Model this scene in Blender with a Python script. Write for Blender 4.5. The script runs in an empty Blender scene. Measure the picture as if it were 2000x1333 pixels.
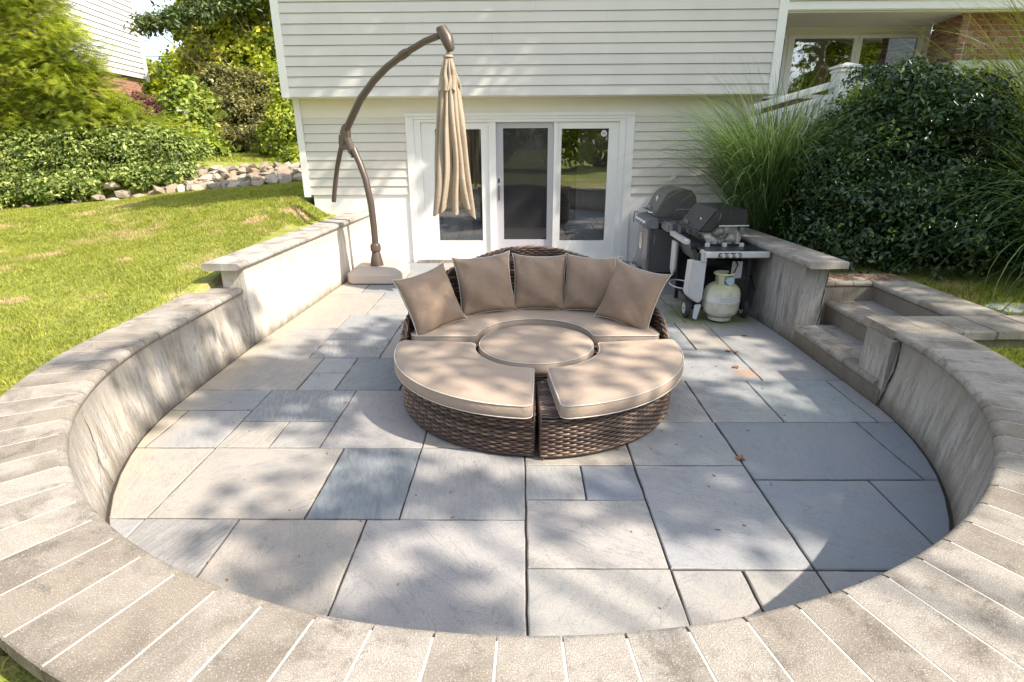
import bpy, bmesh, math, random
import numpy as np
from mathutils import Vector, Matrix, Euler

SC = bpy.context.scene
COL = SC.collection
rnd = random.Random(7)
RNG = np.random.default_rng(11)
PI = math.pi
R = math.radians

# ------------------------------------------------------------------ camera
cam_d = bpy.data.cameras.new('camera'); cam = bpy.data.objects.new('camera', cam_d); COL.objects.link(cam)
cam_d.sensor_width = 36; cam_d.lens = 36*1112.8/2000; cam_d.clip_start = .05; cam_d.clip_end = 400
_p, _y, _r = .33924, -.014761, .0057818
_rt = Vector((math.cos(_y), -math.sin(_y), 0)); _f0 = Vector((math.sin(_y), math.cos(_y), 0)); _up = Vector((0, 0, 1))
_fw = math.cos(_p)*_f0-math.sin(_p)*_up; _dn = -(math.cos(_p)*_up+math.sin(_p)*_f0)
_r2 = math.cos(_r)*_rt+math.sin(_r)*_dn; _d2 = -math.sin(_r)*_rt+math.cos(_r)*_dn
_m = Matrix((( _r2.x, -_d2.x, -_fw.x, 0), (_r2.y, -_d2.y, -_fw.y, 0), (_r2.z, -_d2.z, -_fw.z, 1.72), (0, 0, 0, 1)))
cam.matrix_world = _m
SC.camera = cam

# ------------------------------------------------------------------ light
SUN = Vector((.90, -.40, 1.0)).normalized()            # towards the sun
W = bpy.data.worlds.new('World'); SC.world = W; W.use_nodes = True
nt = W.node_tree; nt.nodes.clear()
sky = nt.nodes.new('ShaderNodeTexSky'); sky.sky_type = 'NISHITA'; sky.sun_disc = False
sky.sun_elevation = math.asin(SUN.z); sky.sun_rotation = math.atan2(SUN.x, SUN.y)
sky.air_density = 1.0; sky.dust_density = 1.5; sky.ozone_density = 1.0
bg = nt.nodes.new('ShaderNodeBackground'); bg.inputs[1].default_value = .15
wo = nt.nodes.new('ShaderNodeOutputWorld'); hv = nt.nodes.new('ShaderNodeHueSaturation'); hv.inputs['Saturation'].default_value = .62; nt.links.new(sky.outputs[0], hv.inputs['Color']); nt.links.new(hv.outputs[0], bg.inputs[0]); nt.links.new(bg.outputs[0], wo.inputs[0])
sl = bpy.data.lights.new('sun', 'SUN'); sl.energy = 3.6; sl.angle = R(.55); sl.color = (1, .905, .78)
so = bpy.data.objects.new('sun', sl); COL.objects.link(so); so.rotation_euler = (-SUN).to_track_quat('-Z', 'Y').to_euler(); so.location = (9, -4, 10)
SC.view_settings.view_transform = 'Standard'; SC.view_settings.look = 'None'
SC.view_settings.exposure = 1.17; SC.view_settings.gamma = 1; SC.view_settings.use_curve_mapping = False
SC.cycles.max_bounces = 8; SC.cycles.transparent_max_bounces = 12; SC.cycles.diffuse_bounces = 4

# ------------------------------------------------------------------ node materials
class NM:
    def __init__(s, name):
        s.m = bpy.data.materials.new(name); s.m.use_nodes = True; s.t = s.m.node_tree; s.t.nodes.clear()
        s.out = s.n('ShaderNodeOutputMaterial'); s.b = s.n('ShaderNodeBsdfPrincipled'); s.l(s.b.outputs[0], s.out.inputs[0])
    def n(s, t, **k):
        x = s.t.nodes.new(t)
        for a, b in k.items(): setattr(x, a, b)
        return x
    def l(s, a, b): s.t.links.new(a, b)
    def setin(s, node, i, v):
        if v is None: return
        if hasattr(v, 'is_linked') or hasattr(v, 'links'): s.l(v, node.inputs[i])
        else:
            if isinstance(v, tuple) and len(v) == 3 and node.inputs[i].type == 'RGBA': v = (*v, 1)
            node.inputs[i].default_value = v
    def obj(s): return s.n('ShaderNodeTexCoord').outputs['Object']
    def pos(s): return s.n('ShaderNodeNewGeometry').outputs['Position']
    def mp(s, v, scale=(1, 1, 1), rot=(0, 0, 0), loc=(0, 0, 0)):
        x = s.n('ShaderNodeMapping'); s.l(v, x.inputs[0]); x.inputs['Scale'].default_value = scale; x.inputs['Rotation'].default_value = rot; x.inputs['Location'].default_value = loc
        return x.outputs[0]
    def noise(s, v, scale, detail=4, rough=.55, dist=0):
        x = s.n('ShaderNodeTexNoise'); s.l(v, x.inputs['Vector']); x.inputs['Scale'].default_value = scale
        x.inputs['Detail'].default_value = detail; x.inputs['Roughness'].default_value = rough; x.inputs['Distortion'].default_value = dist
        return x.outputs['Fac']
    def ramp(s, v, stops, interp='LINEAR'):
        x = s.n('ShaderNodeValToRGB'); s.l(v, x.inputs[0]); r = x.color_ramp; r.interpolation = interp
        while len(r.elements) < len(stops): r.elements.new(.5)
        for e, (p, c) in zip(r.elements, stops):
            e.position = p; e.color = (*c, 1) if isinstance(c, tuple) else (c, c, c, 1)
        return x.outputs[0]
    def mix(s, f, a, b, mode='MIX'):
        x = s.n('ShaderNodeMix', data_type='RGBA', blend_type=mode)
        s.setin(x, 0, f); s.setin(x, 6, a); s.setin(x, 7, b); return x.outputs[2]
    def math(s, op, a, b=0.):
        x = s.n('ShaderNodeMath', operation=op); s.setin(x, 0, a); s.setin(x, 1, b); return x.outputs[0]
    def bump(s, h, strength=.3, dist=.005, normal=None):
        x = s.n('ShaderNodeBump'); s.l(h, x.inputs['Height']); x.inputs['Strength'].default_value = strength; x.inputs['Distance'].default_value = dist
        if normal is not None: s.l(normal, x.inputs['Normal'])
        return x.outputs[0]
    def hsv(s, c, h=.5, sat=1., v=1.):
        x = s.n('ShaderNodeHueSaturation'); s.setin(x, 0, h); s.setin(x, 1, sat); s.setin(x, 2, v); s.setin(x, 4, c); return x.outputs[0]
    def done(s, col=None, rough=None, normal=None, metal=None, spec=None):
        s.setin(s.b, 'Base Color', col); s.setin(s.b, 'Roughness', rough); s.setin(s.b, 'Metallic', metal); s.setin(s.b, 'Specular IOR Level', spec)
        if normal is not None: s.l(normal, s.b.inputs['Normal'])
        return s.m

def plain(name, c, rough=.5, metal=0., var=.0, scale=20, bump=0., spec=.5):
    m = NM(name); col = c
    if var or bump:
        n = m.noise(m.obj(), scale, 5)
        if var: col = m.mix(n, tuple(x*(1-var) for x in c), tuple(min(1, x*(1+var)) for x in c))
        return m.done(col, rough, m.bump(n, bump, .003) if bump else None, metal, spec)
    return m.done(col, rough, None, metal, spec)

M = {}
def leafmat(name, dark, mid, light, trans=.3, rough=.42, spec=.4):
    m = NM(name)
    a = m.n('ShaderNodeAttribute', attribute_name='tint').outputs['Fac']
    col = m.ramp(a, [(0, dark), (.5, mid), (1, light)])
    big = m.noise(m.pos(), 1.3, 2)
    col = m.hsv(col, .5, 1., m.ramp(big, [(.3, .8), (.7, 1.2)]))
    m.done(col, rough, None, None, spec)
    t = m.n('ShaderNodeBsdfTranslucent'); m.l(m.hsv(col, .485, 1.1, 1.5), t.inputs[0])
    x = m.n('ShaderNodeMixShader'); x.inputs[0].default_value = trans
    m.l(m.b.outputs[0], x.inputs[1]); m.l(t.outputs[0], x.inputs[2]); m.l(x.outputs[0], m.out.inputs[0])
    return m.m
M['ivy'] = leafmat('ivy_leaf', (.03, .055, .012), (.23, .31, .065), (.62, .66, .22), .3)
M['darkleaf'] = leafmat('dark_tree_leaf', (.03, .06, .015), (.08, .12, .03), (.18, .22, .06), .25)
M['hemlock'] = leafmat('hemlock_needle', (.05, .07, .01), (.27, .35, .035), (.70, .72, .11), .35, .6)
M['maple'] = leafmat('maple_leaf', (.05, .08, .01), (.33, .40, .04), (.72, .70, .10), .45)
M['brownleaf'] = leafmat('brown_green_leaf', (.05, .06, .02), (.24, .23, .07), (.50, .46, .16), .3)
M['sharon'] = leafmat('shrub_leaf', (.08, .12, .02), (.30, .38, .06), (.60, .64, .16), .35)
M['barberry'] = leafmat('purple_leaf', (.07, .025, .03), (.20, .07, .07), (.36, .16, .13), .25)
M['holly'] = leafmat('dark_glossy_leaf', (.006, .018, .006), (.065, .13, .04), (.27, .38, .07), .12, .24, .6)
M['mis'] = leafmat('reed_blade', (.03, .07, .02), (.09, .165, .05), (.26, .34, .12), .3, .4)
M['misy'] = leafmat('yellow_reed_blade', (.10, .14, .02), (.20, .26, .04), (.34, .36, .09), .35, .45)
M['bark'] = plain('bark', (.13, .10, .075), .9, 0, .4, 14, .6)
M['stem'] = plain('stem', (.12, .085, .05), .85, 0, .3, 30, .3)

# lawn colour shared by the ground and its blades
DRY = [(-4.15, 4.42, .38, .30), (-4.05, 5.75, .30, .25), (-3.02, 7.75, .55, .50), (-3.3, 7.2, .35, .5), (-5.2, 6.2, .4, .3), (-6.2, 6.6, .5, .3)]
def lawn_color(m):
    p = m.pos()
    n1 = m.noise(p, .55, 3, .6); n2 = m.noise(p, 2.6, 4, .6); n3 = m.noise(p, 9, 3)
    g = m.mix(n2, (.14, .205, .022), (.38, .39, .07))
    g = m.mix(m.ramp(n3, [(.35, 0.), (.7, .6)]), g, (.46, .46, .10))
    dry = m.math('ADD', m.math('MULTIPLY', n1, .62), m.math('MULTIPLY', n2, .42))
    f = m.ramp(dry, [(.56, 0.), (.64, .85)])
    sp = m.n('ShaderNodeSeparateXYZ'); m.l(p, sp.inputs[0])
    for x, y, rx, ry in DRY:
        ex = m.math('DIVIDE', m.math('SUBTRACT', sp.outputs[0], x), rx); ey = m.math('DIVIDE', m.math('SUBTRACT', sp.outputs[1], y), ry)
        d = m.math('SQRT', m.math('ADD', m.math('MULTIPLY', ex, ex), m.math('MULTIPLY', ey, ey)))
        k = m.ramp(m.math('ADD', d, m.math('MULTIPLY', n2, 1.1)), [(.85, 1.), (1.45, 0.)])
        f = m.math('MAXIMUM', f, k)
    return g, f
m = NM('lawn_soil'); g, f = lawn_color(m)
c = m.mix(f, g, (.58, .45, .26)); c = m.mix(m.ramp(m.noise(m.pos(), 45, 3), [(.35, .45), (.65, 0.)]), c, (.10, .085, .03))
M['ground'] = m.done(c, .95, m.bump(m.noise(m.pos(), 60, 4), .8, .02))
m = NM('grass_blade'); g, f = lawn_color(m)
a = m.n('ShaderNodeAttribute', attribute_name='tint').outputs['Fac']
c = m.mix(m.math('MULTIPLY', f, m.ramp(a, [(0, .45), (.6, 1.)])), g, (.58, .46, .25)); c = m.hsv(c, .5, 1., m.ramp(a, [(0, .65), (1, 1.35)]))
m.done(c, .5, None, None, .3)
t = m.n('ShaderNodeBsdfTranslucent'); m.l(m.hsv(c, .49, 1.1, 1.3), t.inputs[0]); x = m.n('ShaderNodeMixShader'); x.inputs[0].default_value = .35
m.l(m.b.outputs[0], x.inputs[1]); m.l(t.outputs[0], x.inputs[2]); m.l(x.outputs[0], m.out.inputs[0]); M['blade'] = m.m
M['soil'] = plain('garden_soil', (.14, .10, .065), .95, 0, .45, 12, .8)

# bluestone: colour from the object's own colour, alpha = how cleft the face is
m = NM('bluestone')
oi = m.n('ShaderNodeObjectInfo'); p = m.pos()
off = m.n('ShaderNodeVectorMath', operation='SCALE'); cx = m.n('ShaderNodeCombineXYZ'); m.l(oi.outputs['Random'], cx.inputs[0]); m.l(oi.outputs['Random'], cx.inputs[1]); m.l(cx.outputs[0], off.inputs[0]); off.inputs['Scale'].default_value = 37.
ad = m.n('ShaderNodeVectorMath', operation='ADD'); m.l(p, ad.inputs[0]); m.l(off.outputs[0], ad.inputs[1]); v = ad.outputs[0]
big = m.noise(v, 1.7, 4, .6, .6); fine = m.noise(v, 150, 3)
rotv = m.n('ShaderNodeVectorRotate', rotation_type='Z_AXIS'); m.l(v, rotv.inputs['Vector']); m.l(m.math('MULTIPLY', oi.outputs['Random'], 6.), rotv.inputs['Angle'])
cleft = m.noise(m.mp(rotv.outputs[0], (1.6, 9, 1)), 2.2, 5, .6, 1.3)
ridge = m.ramp(cleft, [(.40, 0.), (.47, .8), (.5, 1.), (.53, .7), (.6, .1)])
c = m.mix(m.ramp(big, [(.35, 0.), (.75, .4)]), oi.outputs['Color'], (.43, .385, .33))
c = m.mix(m.ramp(m.noise(v, 5, 5, .65), [(.45, 0.), (.75, .4)]), c, (.26, .27, .285))
c = m.mix(m.ramp(fine, [(.35, .35), (.6, 0.)]), c, (.15, .15, .155))
c = m.mix(m.math('MULTIPLY', m.math('MULTIPLY', m.math('SUBTRACT', 1., ridge), oi.outputs['Alpha']), .40), c, (.13, .145, .16))
vein = m.noise(m.mp(rotv.outputs[0], (1, 2.4, 1), loc=(5, 1, 2)), 1.9, 5, .62, 2.2)
c = m.mix(m.ramp(vein, [(.488, 0.), (.5, .5), (.512, 0.)]), c, (.16, .165, .17))
c = m.mix(m.ramp(m.noise(v, 2.9, 5, .7, .9), [(.52, 0.), (.72, .55)]), c, (.235, .245, .25))
# moss and rust near the grills, stains with a shape of their own
sep = m.n('ShaderNodeSeparateXYZ'); m.l(p, sep.inputs[0])
mossx = m.ramp(sep.outputs[0], [(0., 0.), (.5, 0.), (1., 1.)]);
gx = m.math('DIVIDE', m.math('SUBTRACT', sep.outputs[0], 1.95), .95); gy = m.math('DIVIDE', m.math('SUBTRACT', sep.outputs[1], 5.75), .95)
d = m.math('SQRT', m.math('ADD', m.math('MULTIPLY', gx, gx), m.math('MULTIPLY', gy, gy)))
ms = m.ramp(m.math('ADD', d, m.math('MULTIPLY', m.noise(p, 4.5, 5), .8)), [(.75, .85), (1.5, 0.)])
c = m.mix(ms, c, (.20, .215, .08))
rx = m.math('DIVIDE', m.math('SUBTRACT', sep.outputs[0], 1.76), .20); ry = m.math('DIVIDE', m.math('SUBTRACT', sep.outputs[1], 4.12), .17)
d = m.math('SQRT', m.math('ADD', m.math('MULTIPLY', rx, rx), m.math('MULTIPLY', ry, ry)))
c = m.mix(m.ramp(m.math('ADD', d, m.math('MULTIPLY', m.noise(p, 14, 4), .7)), [(.5, .75), (1.3, 0.)]), c, (.42, .25, .13))
lx = m.math('ADD', sep.outputs[0], 2.62)
c = m.mix(m.ramp(m.math('ADD', lx, m.math('MULTIPLY', m.noise(p, 5, 4), .35)), [(.35, .55), (.75, 0.)]), c, (.50, .40, .26))
h = m.math('ADD', m.math('MULTIPLY', cleft, m.math('MULTIPLY', oi.outputs['Alpha'], 1.)), m.math('MULTIPLY', fine, .06))
M['blue'] = m.done(c, m.ramp(big, [(.3, .55), (.7, .75)]), m.bump(h, .8, .012), None, .35)
M['joint'] = plain('joint_sand', (.055, .045, .036), .95, 0, .5, 40, .5)
M['pjoint'] = plain('pale_joint', (.62, .57, .48), .9, 0, .2, 60, .4)

# concrete coping, per-stone colour
m = NM('coping_concrete'); oi = m.n('ShaderNodeObjectInfo'); p = m.pos()
cx = m.n('ShaderNodeCombineXYZ'); m.l(m.math('MULTIPLY', oi.outputs['Random'], 2.3), cx.inputs[0]); m.l(m.math('MULTIPLY', oi.outputs['Random'], 1.1), cx.inputs[2])
ad = m.n('ShaderNodeVectorMath', operation='ADD'); m.l(p, ad.inputs[0]); m.l(cx.outputs[0], ad.inputs[1]); v = ad.outputs[0]
big = m.noise(v, 3.4, 5, .62, .5); mid = m.noise(v, 13, 5, .7); fine = m.noise(p, 330, 2, .7); gr = m.noise(p, 210, 2, .6)
c = m.mix(m.ramp(mid, [(.40, 0.), (.72, .55)]), oi.outputs['Color'], (.29, .245, .19))
c = m.mix(m.ramp(big, [(.47, 0.), (.63, .72)]), c, (.185, .155, .12))
c = m.mix(m.ramp(m.noise(v, 6, 6, .75, .4), [(.55, 0.), (.67, .68)]), c, (.11, .095, .08))
c = m.mix(m.ramp(fine, [(.38, .7), (.52, 0.)]), c, (.13, .11, .09))
c = m.mix(m.ramp(gr, [(.57, 0.), (.70, .55)]), c, (.66, .62, .55))
M['cap'] = m.done(c, .88, m.bump(m.math('ADD', m.math('ADD', fine, gr), m.math('MULTIPLY', mid, 2.2)), .5, .0035), None, .2)

# stucco with run-off streaks
def stucco(name, light, warm, dark, streak=1., drip=.46):
    m = NM(name); p = m.pos()
    s = m.noise(m.mp(p, (1, 1, .10)), 8, 5, .62, .7); s2 = m.noise(m.mp(p, (1, 1, .16), loc=(3, 5, 1)), 21, 5, .65, .4); b = m.noise(p, 1.6, 4)
    wob = m.noise(m.mp(p, (1, 1, .13), loc=(7, 2, 4)), 5, 4, .6, .7)
    c = m.mix(m.ramp(s, [(.36, 0.), (.60, 1.)]), warm, light)
    c = m.mix(m.ramp(s2, [(.46, 0.), (.68, .8*streak)]), c, dark)
    c = m.mix(m.ramp(wob, [(.485, 0.), (.50, .35*streak), (.515, 0.)]), c, dark)
    c = m.mix(m.ramp(b, [(.4, 0.), (.68, .55)]), c, warm)
    c = m.mix(m.ramp(m.noise(p, 120, 3), [(.35, .3), (.5, 0.)]), c, dark)
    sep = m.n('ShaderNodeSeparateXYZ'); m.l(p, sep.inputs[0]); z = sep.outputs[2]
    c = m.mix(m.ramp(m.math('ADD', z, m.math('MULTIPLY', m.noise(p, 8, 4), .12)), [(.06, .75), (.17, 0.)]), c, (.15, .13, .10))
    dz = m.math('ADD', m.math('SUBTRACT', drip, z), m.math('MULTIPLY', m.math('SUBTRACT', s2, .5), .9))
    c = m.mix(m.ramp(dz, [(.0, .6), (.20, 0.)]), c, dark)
    h = m.math('ADD', m.noise(m.mp(p, (1, 1, .5)), 9, 5), m.math('MULTIPLY', m.noise(p, 60, 4), .5))
    h = m.math('ADD', h, m.math('MULTIPLY', m.ramp(wob, [(.485, 0.), (.50, 1.), (.515, 0.)]), -.5))
    return m.done(c, .85, m.bump(h, .6, .014), None, .2)
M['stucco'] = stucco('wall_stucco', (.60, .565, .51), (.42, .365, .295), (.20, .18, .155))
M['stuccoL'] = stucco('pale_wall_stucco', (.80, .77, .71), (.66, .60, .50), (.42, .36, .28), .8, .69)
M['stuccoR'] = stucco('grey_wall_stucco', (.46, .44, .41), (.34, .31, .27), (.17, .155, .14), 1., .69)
M['step'] = stucco('step_stucco', (.42, .385, .32), (.33, .29, .23), (.18, .155, .125), .7, -1)
M['crack'] = plain('crack_shadow', (.05, .045, .04), .95)

def siding(name, c):
    m = NM(name); p = m.pos(); oi = m.n('ShaderNodeObjectInfo')
    c2 = m.mix(m.ramp(m.noise(m.mp(p, (1, 1, .4)), 3, 4), [(.4, 0.), (.8, .35)]), c, tuple(x*.82 for x in c))
    c2 = m.hsv(c2, .5, 1., m.math('ADD', .97, m.math('MULTIPLY', oi.outputs['Random'], .05)))
    return m.done(c2, .45, m.bump(m.noise(m.mp(p, (8, 8, 120)), 4, 3), .12, .002), None, .35)
M['sid'] = siding('vinyl_siding', (.67, .645, .605))
M['sidlow'] = siding('cream_siding', (.70, .665, .60))
M['white'] = plain('white_trim_paint', (.82, .815, .79), .42, 0, .04, 6)
M['cream'] = plain('cream_trim_paint', (.76, .73, .64), .5, 0, .05, 5)
M['screenframe'] = plain('grey_screen_frame', (.50, .49, .52), .4)
m = NM('foundation_paint'); p = m.pos()
c = m.mix(m.ramp(m.noise(p, 2.5, 5, .6), [(.4, 0.), (.8, .5)]), (.86, .85, .83), (.70, .68, .65))
c = m.mix(m.ramp(m.noise(p, 13, 5, .7), [(.66, 0.), (.70, .8)]), c, (.42, .40, .37))
M['found'] = m.done(c, .8, m.bump(m.noise(p, 18, 5), .3, .006))
m = NM('house_brick'); oi = m.n('ShaderNodeObjectInfo'); p = m.pos()
c = m.mix(m.noise(p, 45, 4), m.hsv(oi.outputs['Color'], .5, 1., .75), m.hsv(oi.outputs['Color'], .5, 1., 1.25)); c = m.mix(m.ramp(m.noise(p, 9, 4), [(.6, 0.), (.75, .5)]), c, (.42, .34, .30))
M['brick'] = m.done(c, .85, m.bump(m.noise(p, 90, 4), .5, .004))
M['mortar'] = plain('brick_mortar', (.62, .58, .53), .9, 0, .15, 50, .4)
m = NM('roof_shingle'); M['roof'] = m.done(m.mix(m.noise(m.pos(), 40, 4), (.12, .115, .11), (.24, .235, .23)), .9)

# window glass: clear and reflecting
def glass(name, tint, boost=.06):
    m = NM(name); fr = m.n('ShaderNodeFresnel'); fr.inputs[0].default_value = 1.52
    n = m.bump(m.noise(m.mp(m.pos(), (1, 1, 1.6)), 2.2, 2), .22, .02) if boost > .1 else m.bump(m.noise(m.pos(), 1.1, 1), .05, .01)
    tr = m.n('ShaderNodeBsdfTransparent'); tr.inputs[0].default_value = (*tint, 1)
    gl = m.n('ShaderNodeBsdfGlossy'); gl.inputs['Roughness'].default_value = .01; gl.inputs[0].default_value = (.95, .97, 1, 1); m.l(n, gl.inputs['Normal'])
    x = m.n('ShaderNodeMixShader'); m.l(m.math('ADD', m.math('MULTIPLY', fr.outputs[0], 1.7), boost), x.inputs[0]); m.l(tr.outputs[0], x.inputs[1]); m.l(gl.outputs[0], x.inputs[2]); m.l(x.outputs[0], m.out.inputs[0])
    return m.m
M['glass'] = glass('window_glass', (.80, .83, .82), .08)
M['glassW'] = glass('wavy_window_glass', (.35, .36, .36), .22)
m = NM('insect_screen'); tr = m.n('ShaderNodeBsdfTransparent'); m.done((.04, .04, .045), .7); x = m.n('ShaderNodeMixShader'); x.inputs[0].default_value = .36
m.l(tr.outputs[0], x.inputs[1]); m.l(m.b.outputs[0], x.inputs[2]); m.l(x.outputs[0], m.out.inputs[0]); M['screen'] = m.m

# upholstery
def fabric(name, c, var=.10):
    m = NM(name); o = m.obj(); w = m.noise(m.mp(o, (1, 1, 1)), 900, 2); b = m.noise(o, 3.2, 4, .6)
    col = m.mix(m.ramp(b, [(.3, 0.), (.75, 1.)]), tuple(x*(1+var*.6) for x in c), tuple(x*(1-var) for x in c))
    return m.done(col, .82, m.bump(m.math('ADD', m.math('MULTIPLY', m.noise(m.mp(o, (1, 1, 1.6)), 6, 3, .55, 1.2), 1.), m.math('MULTIPLY', w, .03)), .32, .022), None, .25)
M['cush'] = fabric('tan_cushion_cloth', (.43, .335, .258))
M['pill'] = fabric('tan_pillow_cloth', (.32, .232, .17), .2)
M['pipe'] = plain('white_piping', (.66, .61, .53), .6)
M['canopy'] = fabric('beige_canopy_cloth', (.40, .325, .24), .18)
m = NM('wicker_strand'); p = m.pos(); a = m.n('ShaderNodeAttribute', attribute_name='tint').outputs['Fac']
c = m.ramp(a, [(0, (.020, .012, .009)), (.5, (.085, .054, .040)), (1, (.27, .18, .125))]); c = m.mix(m.noise(p, 60, 3), c, m.hsv(c, .5, 1., 1.35))
M['wick'] = m.done(c, .38, m.bump(m.noise(m.mp(p, (1, 1, 6)), 120, 2), .3, .002), None, .5)
M['wickin'] = plain('wicker_core', (.02, .014, .011), .7)
M['pole'] = plain('bronze_powdercoat', (.105, .078, .06), .40, .2, .12, 30, .05)
M['ubase'] = plain('taupe_plastic', (.50, .43, .38), .6, 0, .08, 8)
# grills
M['gblack'] = plain('black_enamel', (.018, .020, .027), .34, 0, .25, 9)
M['gmatte'] = plain('matte_black_metal', (.018, .018, .02), .55, 0, .3, 12)
M['ggrey'] = plain('grey_enamel', (.145, .14, .14), .38, .2, .15, 9)
M['gplastic'] = plain('grey_plastic', (.20, .20, .21), .5, 0, .1, 12)
M['steel'] = plain('brushed_steel', (.48, .47, .46), .34, .9, .2, 30)
M['chrome'] = plain('chrome', (.75, .75, .75), .15, 1.)
M['gwhite'] = plain('grey_white_panel', (.56, .57, .57), .4, .1, .12, 14)
m = NM('soot_stained_metal'); o = m.obj(); n = m.noise(o, 9, 5, .7, 1.)
M['gstain'] = m.done(m.ramp(n, [(.38, (.035, .038, .045)), (.52, (.25, .25, .23)), (.66, (.55, .54, .50))]), .6, m.bump(n, .3, .004), .2)
m = NM('tank_paint'); o = m.obj(); n = m.noise(m.mp(o, (1, 1, .6)), 9, 5, .65); sp = m.n('ShaderNodeSeparateXYZ'); m.l(o, sp.inputs[0])
c = m.mix(m.ramp(n, [(.5, 0.), (.68, .75)]), (.68, .68, .60), (.42, .42, .20))
c = m.mix(m.ramp(m.math('ADD', sp.outputs[2], m.math('MULTIPLY', n, .12)), [(.29, 0.), (.40, .75)]), c, (.40, .40, .18))
M['tank'] = m.done(c, .42)
M['rubber'] = plain('black_rubber', (.045, .045, .05), .75, 0, .2, 20)
M['teal'] = plain('pale_blue_plastic', (.40, .55, .62), .4)
M['label'] = plain('paper_label', (.66, .66, .66), .6, 0, .2, 60)
M['stone'] = None
m = NM('field_stone'); oi = m.n('ShaderNodeObjectInfo'); p = m.pos()
M['stone'] = m.done(m.mix(m.noise(p, 7, 5, .65), m.hsv(oi.outputs['Color'], .5, 1., .7), m.hsv(oi.outputs['Color'], .5, 1., 1.2)), .9, m.bump(m.noise(p, 18, 5), .6, .02))
M['nbr_siding'] = siding('white_siding', (.70, .69, .67))  # one even white for the neighbour's boards
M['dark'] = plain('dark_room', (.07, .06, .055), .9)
M['curtain'] = fabric('taupe_curtain', (.30, .25, .21))
M['wire'] = plain('black_wire', (.02, .02, .02), .6)
M['dryleaf'] = plain('dry_leaf', (.30, .13, .05), .8, 0, .4, 60)
M['flag'] = plain('grey_flagstone', (.30, .32, .33), .8, 0, .2, 6, .3)

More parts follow.
